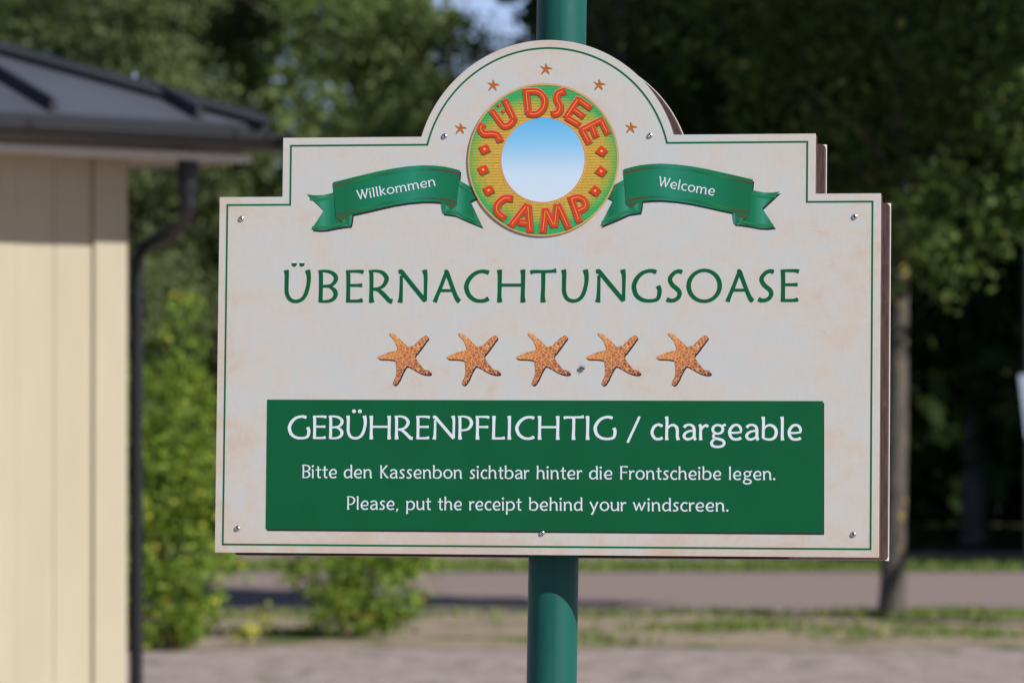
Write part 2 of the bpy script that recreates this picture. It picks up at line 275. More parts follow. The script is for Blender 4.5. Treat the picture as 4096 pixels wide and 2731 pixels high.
GLYPHS = {
 'A': (88, [[(7.5, 2, 14), (13, 17, 12), (25, 47, 11.5), (39, 86, 11)], [(36.5, 94.5, 11), (42.5, 93, 14), (50, 75, 12.6), (60, 48, 12.2), (70, 22, 12.6), (77.5, 8, 14.5), (82.5, 3.5, 14.5)], [(21, 36.5, 9), (62, 36.5, 9)]]),
 'B': (60, [SERIF, [(0.5, 96.5, 7), (20, 97, 8.6), (40, 92.5, 10.6), (51.5, 82, 12.8), (53.4, 72, 13), (48, 60.5, 11.6), (36, 52.5, 9), (12, 50, 8)], [(12, 50, 8), (34, 49, 8.4), (49, 38.5, 12.2), (53.4, 25.5, 13.2), (47, 12, 12), (32, 4.5, 9.6), (8, 3.6, 7.4)]]),
 'C': (79, [[(74.5, 91, 14), (66, 94, 12.6), (52, 95, 11), (35, 89.5, 12), (18.5, 75, 13.4), (9, 57, 14), (8, 42, 14), (16, 22, 13.4), (33, 7.6, 12), (52, 4, 11), (66, 6.6, 12.4), (74.5, 11.5, 15)]]),
 'E': (56, [SERIF, E_TOP, E_MID, E_BOT]),
 'F': (56, [FOOT, E_TOP, E_MID]),
 'G': (92, [[(74, 92, 14), (64, 95.6, 12.6), (50, 95.6, 11), (32, 89, 12), (17, 74, 13.4), (8.4, 55, 14), (8.4, 40, 14), (16, 20, 13.4), (34, 7, 12), (55, 3.8, 10.5), (72, 6.2, 11), (81, 12, 12), (85, 27, 13), (84.6, 40, 13.4), (80.5, 49, 15.4)]]),
 'H': (91, [STEM, shift(STEM, 71), [(12, 53, 9.4), (80, 53, 9.4)]]),
 'I': (20, [STEM]),
 'K': (62, [FOOT, [(50, 97, 13), (37, 81, 11.5), (14, 53, 9.5)], [(16, 57, 9.5), (33, 32, 12), (48, 11, 13), (58, 4, 15)]]),
 'L': (54, [[(9, 99, 16.5), (9, 84, 13), (8.4, 45, 12), (8.2, 15, 12.4), (8, 1.5, 13.5)], E_BOT]),
 'N': (91, [[(9, 1, 16.5), (11, 15, 12), (12, 50, 10), (12, 82, 9.4)], [(4.5, 94, 13.5), (12, 94.5, 14), (21, 84, 13.2), (50, 48, 13.2), (80, 11, 13), (85.5, 3.4, 10)], [(82.5, 99, 16), (86, 80, 11.6), (86, 40, 10.2), (85.6, 5, 10.5)]]),
 'O': (109, [ell(54.5, 50, 47.6, 47.6, 14, 10.8, 28)]),
 'P': (61, [FOOT, [(0.5, 96.5, 7), (24, 97, 8.5), (43, 91, 11.5), (53, 76, 13.8), (52.4, 62, 13.6), (43, 46.5, 11), (28, 40, 9), (12, 39, 8)]]),
 'R': (77, [FOOT, BOWL, [(13, 41.5, 8), (28, 39, 10), (42, 28.5, 13), (56, 13.5, 13), (64, 5.6, 14), (71.5, 3.6, 15.4)]]),
 'S': (51, [[(47.5, 92, 14), (38, 95, 12.4), (24.5, 90, 12), (13.6, 77, 13), (12.2, 66, 13.2), (20, 52, 13.6), (36, 38, 13.6), (41.6, 27, 13.2), (37.6, 14.5, 12.6), (26, 6, 12), (12, 5, 12.6), (3.5, 8.4, 15)]]),
 'T': (83, [[(3.2, 92, 14), (12, 94.5, 11), (42, 94.6, 9.6), (70, 95.6, 10.2), (79.5, 97.6, 15)], [(41.5, 93, 13), (41.6, 50, 12), (40.6, 18, 13), (41.8, 1, 16.5)]]),
 'U': (84, [USTR]),
 'Ü': (84, [USTR, dot(32.5, 119, 8), dot(56, 119, 8)]),
 'W': (96, [[(3, 99, 14), (10, 76, 12), (27, 4, 12)], [(26, 4, 10), (42, 60, 10), (55, 95, 11)], [(43, 97, 13), (51, 75, 12), (67, 4, 12)], [(66, 4, 10), (83, 60, 11), (92, 99, 14)]]),
 '/': (56, [[(4, -11, 11), (52, 99, 11)]]),
 'a': (58, [[(7.5, 54.5, 13.4), (15, 62.5, 11.6), (28, 65.6, 10), (41.5, 60, 12), (47.5, 47, 13), (48, 20, 12.6), (49.6, 7, 13), (54, 2, 13)], [(47, 40, 8.5), (29, 38.4, 9.5), (13, 30, 11.6), (7, 18, 12.6), (12, 7, 12), (24, 3.5, 11), (37, 8, 9.4), (47, 17, 8)]]),
 'b': (67, [[(6, 99, 15.5), (8.2, 85, 12.6), (7.8, 40, 12.2), (7.4, 8, 12)], LBOWL]),
 'c': (52, [[(46.6, 58.6, 14), (40, 63.4, 12.4), (30, 65.4, 11.4), (15.6, 57.4, 12.4), (7, 38.5, 13), (8, 22.5, 13), (18, 7.4, 12.4), (31, 3.6, 11), (41, 5.4, 12), (47.6, 9.5, 14)]]),
 'd': (63, [[(51, 99, 15.5), (53.6, 85, 12.6), (53.4, 40, 12.2), (53.6, 14, 12.4), (57, 1, 15.5)], [(50, 53, 8.5), (38, 63.5, 10), (24, 62.5, 11.6), (10.6, 50, 13), (6.6, 32, 13.6), (11, 13, 13), (23, 4.4, 11.4), (38, 8, 10), (51, 18, 8.5)]]),
 'e': (60, [[(9, 31.5, 9), (34, 31.8, 9), (54, 35, 8.4)], EARC]),
 'g': (64, [ell(31.5, 46, 20.6, 18.6, 12, 10.2, 18), [(45, 59.5, 9), (54, 62.6, 10), (62.5, 66.5, 12)], [(20, 29, 10), (14, 19, 10.6), (17, 10, 11), (35, 5, 12), (51, -1, 12), (57.5, -11, 12), (53, -22.5, 11.6), (40, -28, 11), (22, -28, 11), (9.4, -22, 12), (7, -10.6, 12), (13, -0.5, 10), (23, 4.6, 9)]]),
 'h': (61, [[(6, 99, 15.5), (8.2, 85, 12.6), (7.6, 40, 12.2), (7.2, 16, 12.4), (8, 1, 15.8)], ARCH]),
 'i': (18, [[(5, 66.5, 14), (8.2, 54, 12.4), (8.2, 16, 12.4), (9.4, 1, 15.8)], dot(8, 89, 8)]),
 'k': (52, [[(6, 99, 15.5), (8.2, 85, 12.6), (7.6, 40, 12.2), (7.2, 16, 12.4), (8, 1, 15.8)], [(43, 66, 13), (29, 51, 11.4), (12, 37, 9)], [(16, 41, 9), (32, 20, 12), (46, 4, 15)]]),
 'l': (18, [[(6.5, 99, 16), (8.4, 85, 12.6), (8.4, 16, 12.6), (10, 1, 16)]]),
 'm': (96, [SHORT, [(10, 49, 8.5), (19, 60.5, 9.5), (31, 64, 11), (41.6, 55, 12.6), (45, 38, 12.4), (44.6, 16, 12.4), (45.8, 1, 15)], [(47, 49, 8.5), (57, 60.5, 9.5), (69, 64, 11), (81, 55, 12.8), (84.6, 38, 13), (84.6, 17, 13), (88.4, 1, 15.5)]]),
 'n': (61, [SHORT, ARCH]),
 'o': (67, [ell(33.5, 34.6, 27, 31, 13.2, 11, 24)]),
 'p': (67, [[(4, 66.5, 13), (8, 54, 12.4), (7.8, -8, 12.4), (7.6, -29, 16.5)], LBOWL]),
 'r': (42, [SHORT, [(9.5, 44, 8.5), (19, 57.6, 10), (29, 62.6, 12.4), (37, 58, 13.6)]]),
 's': (44, [[(38.6, 60.4, 13), (30, 65.4, 11), (17.5, 62, 12), (11, 52.4, 12), (16.6, 41.4, 12.4), (30, 29, 12.6), (34.6, 19, 12), (29, 7.6, 12), (16.4, 3.8, 11.4), (4, 7.4, 14)]]),
 't': (42, [[(17, 88, 13), (18, 70, 12.2), (17.6, 30, 12.2), (19, 10.5, 12), (26, 4, 12), (36, 5.6, 13)], [(0.5, 61.6, 9), (20, 62.4, 9), (38.5, 63, 11)]]),
 'u': (61, [[(5.6, 67, 15), (8, 51, 12.6), (8, 25, 12.4), (14, 8.6, 12), (27, 4, 11), (40, 9.6, 9.6), (51, 22, 8)], [(50, 67, 15), (52.4, 50, 12.6), (52, 17, 12.6), (55, 1, 15.5)]]),
 'w': (91, [[(4.6, 66, 14.5), (11, 51, 12), (24.5, 4.6, 11.6)], [(24, 5, 9), (36, 42, 9.4), (44, 63, 10)], [(42, 62, 10.5), (60.6, 4.6, 11.6)], [(60, 5, 9), (76, 47, 11), (83, 67, 14.5)]]),
 'y': (62, [[(4.6, 66, 15), (12, 52, 12.4), (31, 8, 11.4)], [(56.6, 67, 14.4), (48, 49, 11.6), (32, 6, 12), (22, -18, 13), (15, -27.5, 15.4)]]),
 ',': (18, [[(9.5, 8, 14.5), (9.5, -2, 11.5), (3, -15, 5)]]),
 '.': (18, [dot(8.5, 7.5, 8)]),
}

def smooth_path(p, k=7):
    P = [np.array(q, float) for q in p]
    if len(P) < 3: return P
    out = []
    for i in range(len(P) - 1):
        a, b = P[i], P[i + 1]
        z = P[i - 1] if i else 2 * a - b
        c = P[i + 2] if i + 2 < len(P) else 2 * b - a
        for j in range(k):
            t = j / k
            out.append(.5 * (2 * a + (b - z) * t + (2 * z - 5 * a + 4 * b - c) * t * t + (3 * a - z - 3 * b + c) * t ** 3))
    out.append(P[-1]); return out

def add_stroke(mb, pts, xf, w, closed=False, soft=True, k=7):
    """pts (x, y, width) in glyph units -> quads through xf(x, y) -> (u, v)"""
    if closed:
        P = [np.array(q, float) for q in pts]; n = len(P)
        L, Rr = [], []
        for i in range(n):
            t = P[(i + 1) % n][:2] - P[i - 1][:2]; t /= np.hypot(*t)
            nn = np.array((-t[1], t[0])) * P[i][2] / 2
            L.append(P[i][:2] + nn); Rr.append(P[i][:2] - nn)
        L.append(L[0]); Rr.append(Rr[0])
    else:
        P = smooth_path(pts, k) if soft else [np.array(q, float) for q in pts]
        n = len(P); L, Rr = [], []
        for i in range(n):
            if soft or i in (0, n - 1):
                t = P[min(i + 1, n - 1)][:2] - P[max(i - 1, 0)][:2]; t /= max(1e-9, np.hypot(*t)); m = 1
            else:
                a = P[i][:2] - P[i - 1][:2]; b = P[i + 1][:2] - P[i][:2]
                a /= np.hypot(*a); b /= np.hypot(*b); t = a + b; t /= np.hypot(*t); m = min(2.0, 1 / max(.3, float(np.dot(t, a))))
            nn = np.array((-t[1], t[0])) * P[i][2] / 2 * m
            if i == 0 and soft:
                L.append(P[0][:2] + nn * .62 - t * P[0][2] * .10); Rr.append(P[0][:2] - nn * .62 - t * P[0][2] * .10)
            L.append(P[i][:2] + nn); Rr.append(P[i][:2] - nn)
            if i == n - 1 and soft:
                L.append(P[i][:2] + nn * .62 + t * P[i][2] * .10); Rr.append(P[i][:2] - nn * .62 + t * P[i][2] * .10)
    vs = []
    for a, b in zip(L, Rr):
        u, v = xf(*a); vs.append((u, v, w)); u, v = xf(*b); vs.append((u, v, w))
    mb.add(vs, [(2 * i, 2 * i + 1, 2 * i + 3, 2 * i + 2) for i in range(len(L) - 1)])

def add_glyph(mb, ch, xf, w, wt=1.0):
    for st in GLYPHS[ch][1]:
        w += 0.00003
        if isinstance(st, tuple):
            if st[0] == 'o': add_stroke(mb, [(a, b, c * wt) for a, b, c in st[1]], xf, w, closed=True)
            else: mb.poly([(*xf(*p), w) for p in st[1]])
        else: add_stroke(mb, [(a, b, c * wt) for a, b, c in st], xf, w)

GAP = {'T': 3, 'r': 3, 't': 5, 'A': 3, 'L': 6, 'c': 6, 'i': 11, 'l': 11, 'h': 9, 'n': 9, 'm': 9, 'I': 12, 'H': 11, 'N': 11}
def add_word(mb, spec, w, wt=1.0):
    """spec: word, u0, v0, u1, v1, cap height in mm; the word is fitted between the two baseline points"""
    text, u0, v0, u1, v1, cap = spec
    adv, x = [], 0
    for i, ch in enumerate(text):
        adv.append(x); x += GLYPHS[ch][0]
        if i < len(text) - 1: x += GAP.get(ch, 8)
    L = math.hypot(u1 - u0, v1 - v0); ex = ((u1 - u0) / L, (v1 - v0) / L); ey = (-ex[1], ex[0])
    sx_, sy_ = L / x / 1000, cap / 100 / 1000
    for a, ch in zip(adv, text):
        def xf(gx, gy, a=a):
            return (u0 / 1000 + ex[0] * (gx + a) * sx_ + ey[0] * gy * sy_, v0 / 1000 + ex[1] * (gx + a) * sx_ + ey[1] * gy * sy_)
        add_glyph(mb, ch, xf, w, wt)
# ------------------------------------------------------------------ materials
def parchment():
    t = NT("printed_parchment")
    o = t.coord('Object')
    big = t.noise(t.coord('Object', (.8, 1.15, 1)), 9.0, 10, .70, .8)
    fine = t.noise(o, 38, 6, .65, .3)
    s = t.sep(o)
    ax = t.math('ABSOLUTE', s[0]); edge = t.math('MAXIMUM', t.math('MULTIPLY', t.math('SUBTRACT', ax, .44), .55),
                t.math('MAXIMUM', t.math('MULTIPLY', t.math('SUBTRACT', .10, s[1]), 1.7), t.math('MULTIPLY', t.math('SUBTRACT', s[1], .82), .8)))
    edge = t.math('MAXIMUM', edge, 0)
    m = t.math('ADD', t.math('ADD', t.math('MULTIPLY', big, .8), t.math('MULTIPLY', fine, .35)), edge)
    c = t.ramp(m, [(.46, (.458, .482, .49)), (.57, (.485, .478, .462)), (.67, (.495, .455, .415)), (.74, (.495, .42, .36)), (.92, (.47, .375, .295))])
    streak = t.noise(t.coord('Object', (260, 26, 1)), 1, 3, .6)
    c = t.mix(t.ramp(streak, [(.45, 0), (.8, .2)]), c, (.40, .37, .345))
    cl = t.noise(o, 11, 5, .6, 1.2)
    c = t.mix(t.ramp(cl, [(.55, 0), (.7, .4)]), c, (.455, .495, .52))
    v = t.n("ShaderNodeTexVoronoi"); t.l(o, v.inputs['Vector']); v.inputs['Scale'].default_value = 9
    sp = t.ramp(v.outputs['Distance'], [(.010, 1), (.022, 0)])
    c = t.mix(t.math('MULTIPLY', sp, .8), c, (.22, .14, .08))
    gr = t.noise(o, 520, 2, .6)
    c = t.mix(t.ramp(gr, [(.35, .10), (.5, 0)]), c, (.30, .29, .28))
    t.base(c, .42, 0, .45)
    return t.m
M_face = parchment()
M_edge = flat("white_panel_edge", (.72, .72, .72), .4)
M_green = flat("sign_green", (.0008, .086, .031), .5, 0, .2, .05, 12)
M_line = flat("border_green", (.002, .10, .042), .5, 0, .2, .04)
M_white = flat("sign_white", (.62, .66, .74), .45, 0, .4, .02)
M_ink = flat("printed_dark", (.022, .02, .026), .5, 0, .3, .05)
def plywood():
    t = NT("brown_plywood")
    o = t.coord('Object', (90, 8, 90))
    f = t.noise(o, 3, 6, .65)
    g = t.noise(t.coord('Object', (14, 14, 14)), 3, 4)
    c = t.ramp(f, [(.3, (.045, .026, .022)), (.7, (.105, .062, .055))])
    c = t.mix(t.ramp(g, [(.55, 0), (.8, .35)]), c, (.16, .11, .10))
    t.bump(f, .3, .002)
    return t.base(c, .62, 0, .3)
M_ply = plywood()
def post_paint():
    t = NT("dark_green_paint")
    o = t.coord('Object')
    f = t.noise(t.coord('Object', (20, 5, 20)), 1.2, 5, .6)
    c = t.ramp(f, [(.3, (.003, .070, .056)), (.7, (.005, .086, .068))])
    # hairline cracks running down the paint
    ww = t.noise(t.coord('Object', (1, 9, 1)), 3, 4, .7)
    s = t.sep(o)
    d = t.math('ABSOLUTE', t.math('SUBTRACT', t.math('ADD', s[0], t.math('MULTIPLY', t.math('SUBTRACT', ww, .5), .012)), .0165))
    cr = t.ramp(d, [(.0004, 1), (.0011, 0)])
    c = t.mix(t.math('MULTIPLY', cr, .45), c, (.004, .05, .038))
    t.bump(t.noise(o, 60, 3), .06, .004)
    return t.base(c, .45, 0, .3)
M_post = post_paint()
M_steel = flat("stainless_steel", (.62, .62, .64), .22, 1.0, .5, .05, 200)
M_socket = flat("socket_shadow", (.03, .03, .035), .4, .6)

def ribbon_mat(name, stops):
    t = NT(name)
    g = t.sep(t.coord('Generated'))[0]
    n_ = t.noise(t.coord('Object', (8, 900, 1)), 1, 2)
    c = t.ramp(g, stops)
    c = t.mix(t.math('MULTIPLY', n_, .10), c, (.02, .20, .11))
    return t.base(c, .48, 0, .25)
GD, GM, GL = (.002, .118, .048), (.004, .150, .072), (.016, .200, .118)
M_band = ribbon_mat("ribbon_band_print", [(0, GD), (.12, GD), (.30, GM), (.45, (.006, .16, .086)), (.64, GL), (.82, GM), (1, GD)])
M_band_r = ribbon_mat("ribbon_band_print_mirrored", [(0, GD), (.18, GM), (.36, GL), (.55, (.006, .16, .086)), (.7, GM), (.88, GD), (1, GD)])
M_tail = ribbon_mat("ribbon_tail_print", [(0, (.004, .16, .075)), (.18, GM), (.36, (.036, .24, .155)), (.58, GM), (.75, GD), (.92, (.028, .22, .14)), (1, GM)])
M_tail_r = ribbon_mat("ribbon_tail_print_mirrored", [(0, GM), (.08, (.028, .22, .14)), (.25, GD), (.42, GM), (.64, (.036, .24, .155)), (.82, GM), (1, (.004, .16, .075))])
def stripe_mat(name, rev=False):
    st = [(0, (.06, .055, .025)), (.12, (.04, .075, .03)), (.24, (.012, .17, .045)), (.42, (.008, .11, .04)), (.62, (.015, .2, .12)), (.80, (.02, .09, .04)), (.9, (.085, .045, .022)), (1, (.085, .045, .022))]
    if rev: st = [(1 - p, c) for p, c in st[::-1]]
    return ribbon_mat(name, st)
M_stripe, M_stripe_r = stripe_mat("ribbon_stripe_print"), stripe_mat("ribbon_stripe_print_mirrored", True)
M_trim = flat("ribbon_trim_print", (.012, .17, .06), .42)
M_crease = flat("ribbon_crease_print", (.055, .07, .03), .42)

def emblem_mat():
    t = NT("woven_ring_print")
    o = t.coord('Object')
    s = t.sep(o)
    d = t.math('SQRT', t.math('ADD', t.math('POWER', s[0], 2.0), t.math('POWER', t.math('MULTIPLY', s[1], 1.16), 2.0)))
    d = t.math('ADD', d, t.math('MULTIPLY', t.math('SUBTRACT', t.noise(o, 45, 3), .5), .012))
    c = t.ramp(t.math('MULTIPLY', d, 6.0), [(.46, (.56, .33, .045)), (.66, (.52, .34, .05)), (.745, (.30, .36, .05)), (.82, (.03, .36, .10)), (.95, (.012, .36, .12))])
    w = t.n("ShaderNodeTexWave", wave_type='BANDS', bands_direction='Y')
    t.l(o, w.inputs['Vector']); w.inputs['Scale'].default_value = 62; w.inputs['Distortion'].default_value = 3.5; w.inputs['Detail'].default_value = 3
    w.inputs['Detail Scale'].default_value = 6
    c = t.mix(t.ramp(w.outputs['Fac'], [(.1, .5), (.5, 0)]), c, (.09, .12, .02))
    return t.base(c, .45, 0, .4)
M_ring = emblem_mat()
M_rim = flat("orange_rim_print", (.58, .22, .05), .45, 0, .4, .1, 20)
M_rim_light = flat("cream_rim_print", (.66, .5, .24), .45)
def disc_mat():
    t = NT("sky_disc_print")
    g = t.sep(t.coord('Generated'))[1]
    return t.base(t.ramp(g, [(0, (.52, .62, .72)), (.35, (.47, .60, .74)), (.7, (.20, .47, .72)), (1, (.09, .38, .69))]), .45, 0, .4)
M_disc = disc_mat()
M_red = flat("letter_red_print", (.56, .034, .013), .45, 0, .4, .08, 40)
M_pink = flat("letter_highlight_print", (.62, .30, .22), .45)
M_yellow = flat("inline_yellow_print", (.62, .44, .03), .45, 0, .4, .05)
M_lshade = flat("letter_shade_print", (.13, .10, .014), .5, 0, .3, .1)
def starfish_mat():
    t = NT("starfish_print")
    o = t.coord('Object')
    warp = t.n("ShaderNodeTexNoise"); t.l(o, warp.inputs['Vector']); warp.inputs['Scale'].default_value = 140
    vv = t.n("ShaderNodeVectorMath", operation='SCALE'); t.l(warp.outputs['Color'], vv.inputs[0]); vv.inputs['Scale'].default_value = .005
    va = t.n("ShaderNodeVectorMath", operation='ADD'); t.l(o, va.inputs[0]); t.l(vv.outputs[0], va.inputs[1])
    v = t.n("ShaderNodeTexVoronoi", feature='DISTANCE_TO_EDGE'); t.l(va.outputs[0], v.inputs['Vector']); v.inputs['Scale'].default_value = 175
    n_ = t.noise(o, 90, 4, .7)
    s = t.sep(o)
    lit = t.math('ADD', t.math('MULTIPLY', t.math('SUBTRACT', s[1], s[0]), 4.0), n_)
    c = t.ramp(lit, [(.25, (.20, .036, .010)), (.5, (.40, .105, .024)), (.75, (.56, .215, .05))])
    c = t.mix(t.ramp(v.outputs['Distance'], [(.015, .85), (.10, 0)]), c, (.62, .42, .22))
    return t.base(c, .5, 0, .4)
M_starfish = starfish_mat()
def small_star_mat():
    t = NT("small_starfish_print")
    o = t.coord('Object')
    c = t.ramp(t.noise(o, 150, 3), [(.3, (.30, .075, .018)), (.7, (.42, .13, .03))])
    return t.base(c, .5, 0, .4)
M_small = small_star_mat()
M_small_light = flat("small_starfish_light_print", (.60, .40, .18), .5)

# ------------------------------------------------------------------ the sign
R_sign = Matrix.Rotation(rad(90 + PITCH), 3, 'X') @ (Matrix.Rotation(rad(-10.35478581), 3, 'Y') @ Matrix.Rotation(rad(-3.31529529), 3, 'X') @ Matrix.Rotation(rad(.01646582), 3, 'Z'))
O_sign = Vector((0, 0, 1.6)) + Matrix.Rotation(rad(90 + PITCH), 3, 'X') @ Vector((.05457558, -.37958566, -8.61064244))
def sw(u, v, w): return O_sign + R_sign @ Vector((u, v, w))
POST_W = -.0925
def post_u(v): return .0027234 + (v + .17556) * .0052953
lo, hi = -3.0, 0.0
for _ in range(50):
    mid = (lo + hi) / 2
    if sw(post_u(mid), mid, POST_W).z > 0: hi = mid
    else: lo = mid
VB = hi
BASE = Vector((post_u(VB), VB, POST_W))
sign = empty("welcome_sign", sw(*BASE), R_sign.to_euler())
tag(sign, "cream welcome sign with green lettering and five starfish, bolted to a round dark green post", "sign")
ORG = {sign.name: BASE}
def part(mb, name, mats, parent=sign, at=None, label=None):
    """shapes are in the sign's own frame (u right, v up, w out of the face, metres)"""
    at = Vector(at) if at is not None else ORG[parent.name].copy()
    o = mb.build(name, mats)
    me = o.data
    co = np.empty(len(me.vertices) * 3); me.vertices.foreach_get('co', co)
    me.vertices.foreach_set('co', (co.reshape(-1, 3) - np.array(at)).ravel()); me.update()
    o.parent = parent; o.location = at - ORG[parent.name]
    ORG[o.name] = at
    if label: o["label"] = label
    return o

# outline of the board
HL, H2, SX, DX, DH = .64181, .10673, .48342, .22879, .17206
RAD = (DX * DX + DH * DH) / (2 * DH); VC = HL + H2 + DH - RAD
def outline(inset=0.0, narc=64):
    i = inset; r = RAD - i; vy = HL + H2 - i
    a0 = math.asin((vy - VC) / r)
    arc = [(r * math.cos(a0 + (math.pi - 2 * a0) * k / narc), VC + r * math.sin(a0 + (math.pi - 2 * a0) * k / narc)) for k in range(narc + 1)]
    return [(-.6 + i, i), (.6 - i, i), (.6 - i, HL - i), (SX - i, HL - i), (SX - i, HL + H2 - i)] + arc + \
           [(-SX + i, HL + H2 - i), (-SX + i, HL - i), (-.6 + i, HL - i)]

# post with cap
mb = MB(); n = 64
vs = [VB - .25, VB + .5] + [VB + .5 + k * .25 for k in range(1, 8)] + [1.32]
mb.tube([(post_u(v), v, POST_W) for v in vs], .0452, 64, True)
post = part(mb, "post", M_post)
mb = MB()
mb.tube([(post_u(1.32), 1.32, POST_W), (post_u(1.34), 1.34, POST_W), (post_u(1.355), 1.355, POST_W)], [.049, .049, .030], 48)
part(mb, "post_cap", M_post, post, at=(post_u(1.32), 1.32, POST_W))

# boards
mb = MB(); mb.prism(outline(.001), -.034, -.0031)
fb = part(mb, "front_board", M_ply)
mb = MB()
rounded = []
def roundcorner(pts, r=.008):
    out = []
    for i, p in enumerate(pts):
        a = Vector(pts[i - 1]) - Vector(p); b = Vector(pts[(i + 1) % len(pts)]) - Vector(p)
        if min(a.length, b.length) > 2.2 * r and abs(a.normalized().dot(b.normalized())) < .6:
            A = Vector(p) + a.normalized() * r; B = Vector(p) + b.normalized() * r
            for k in range(5):
                t_ = k / 4
                q = A * (1 - t_) ** 2 + Vector(p) * 2 * t_ * (1 - t_) + B * t_ ** 2
                out.append((q.x, q.y))
        else: out.append(p)
    return out
RV = -.0035
mb.prism([(u + .001, v + RV) for u, v in roundcorner(outline(.001))], -.163, -.1395)
rb = part(mb, "rear_board", M_ply)
mb = MB(); mb.prism([(u + .001, v + RV) for u, v in outline(0)], -.1665, -.1632)
part(mb, "rear_panel", M_edge, rb)
# spacer blocks that carry the boards on the post
mb = MB()
for v in (.16, .62):
    for w0, w1 in ((-.0478, -.0345), (-.139, -.1375)):
        mb = MB(); mb.box((-.10, v, w0), (.11, v + .05, w1)); part(mb, "clamp", M_steel)
mb = MB(); mb.prism(outline(0), -.003, 0)
mb.mi = [0 if i < len(mb.f) - len(outline(0)) else 1 for i in range(len(mb.f))]
face = part(mb, "face_panel", [M_face, M_edge], at=(0, 0, 0))

# green border line
mb = MB()
A, B = outline(.0128), outline(.0162)
nn = len(A)
mb.add([(*p, .00020) for p in A] + [(*p, .00020) for p in B], [(i, (i + 1) % nn, nn + (i + 1) % nn, nn + i) for i in range(nn)])
part(mb, "border_line", M_line)

# headline: every letter fitted to its own width
mb = MB()
HG = {k: v for k, v in GLYPHS.items()}
head_dots = MB()
for sp in HEADLINE:
    g = 'U' if sp[0] == 'Ü' else sp[0]
    add_word(mb, (g,) + tuple(sp[1:]), .0003)
# the dots of the umlaut are cut off flat at the top, the cut piece left white
u0, v0, u1 = HEADLINE[0][1], HEADLINE[0][2], HEADLINE[0][3]
ku, kv = (u1 - u0) / 84, HEADLINE[0][5] / 100
for cx in (32.5, 56.2):
    def P(a): return ((u0 + (cx + 8.1 * math.cos(a)) * ku) / 1000, (v0 + (118.6 + 8.1 * math.sin(a) * ku / kv) * kv) / 1000)
    a0 = .42
    mb.poly([(*P(math.pi - a0 + (math.pi + 2 * a0) * k / 16), .00033) for k in range(17)])
    head_dots.poly([(*P(a0 + (math.pi - 2 * a0) * k / 10), .00033) for k in range(11)])
hl = part(mb, "headline_lettering", M_green)
part(head_dots, "dot_highlight", M_white, hl)

# starfish
for i, (cx, cy) in enumerate(STARFISH_AT):
    c = (cx / 1000, cy / 1000, .0006)
    pts = smooth_closed = []
    P = [np.array(p, float) for p in STARFISH]; out = []
    for k in range(len(P)):
        z, a, b, d = P[k - 1], P[k], P[(k + 1) % len(P)], P[(k + 2) % len(P)]
        for j in range(3):
            t_ = j / 3
            out.append(.5 * (2 * a + (b - z) * t_ + (2 * z - 5 * a + 4 * b - d) * t_ * t_ + (3 * a - z - 3 * b + d) * t_ ** 3))
    rng = random.Random(5)
    out = [o_ + np.array((rng.uniform(-.28, .28), rng.uniform(-.28, .28))) for o_ in out]
    mb = MB(); mb.poly([(c[0] + p[0] / 1000, c[1] + p[1] / 1000, c[2]) for p in out])
    s = part(mb, "starfish", M_starfish, at=c)
    mb = MB(); mb.poly([(c[0] + p[0] / 1000 + .0017, c[1] + p[1] / 1000 - .0024, .0002) for p in out])
    part(mb, "starfish_shadow", M_ink, s)
for cx, cy in SMALL_STAR_AT:
    c = (cx / 1000, cy / 1000, .0004)
    P = SMALL_STAR
    mb = MB(); mb.poly([(c[0] + p[0] * .94 / 1000, c[1] + p[1] * .94 / 1000, .0004) for p in P])
    s = part(mb, "small_starfish", M_small, at=c)
    mb = MB(); mb.poly([(c[0] + p[0] * 1.02 / 1000 + .0003, c[1] + p[1] * 1.02 / 1000 + .0003, .0002) for p in P])
    part(mb, "starfish_edge", M_small_light, s)

# notice panel
mb = MB(); mb.poly([(p[0] / 1000, p[1] / 1000, .0006) for p in NOTICE_PANEL])
pan = part(mb, "notice_panel", M_green)
mb = MB(); mb.poly([(p[0] / 1000 + .0022, p[1] / 1000 - .0032, .0003) for p in NOTICE_PANEL])
part(mb, "panel_shadow", M_ink, pan)
for nm, rows, wt in (("title_lettering", NOTICE_TITLE, .92), ("sentence_lettering", NOTICE_GERMAN, .86), ("sentence_lettering", NOTICE_ENGLISH, .86)):
    mb = MB()
    for sp in rows: add_word(mb, sp, .0008, wt)
    part(mb, nm, M_white, pan)

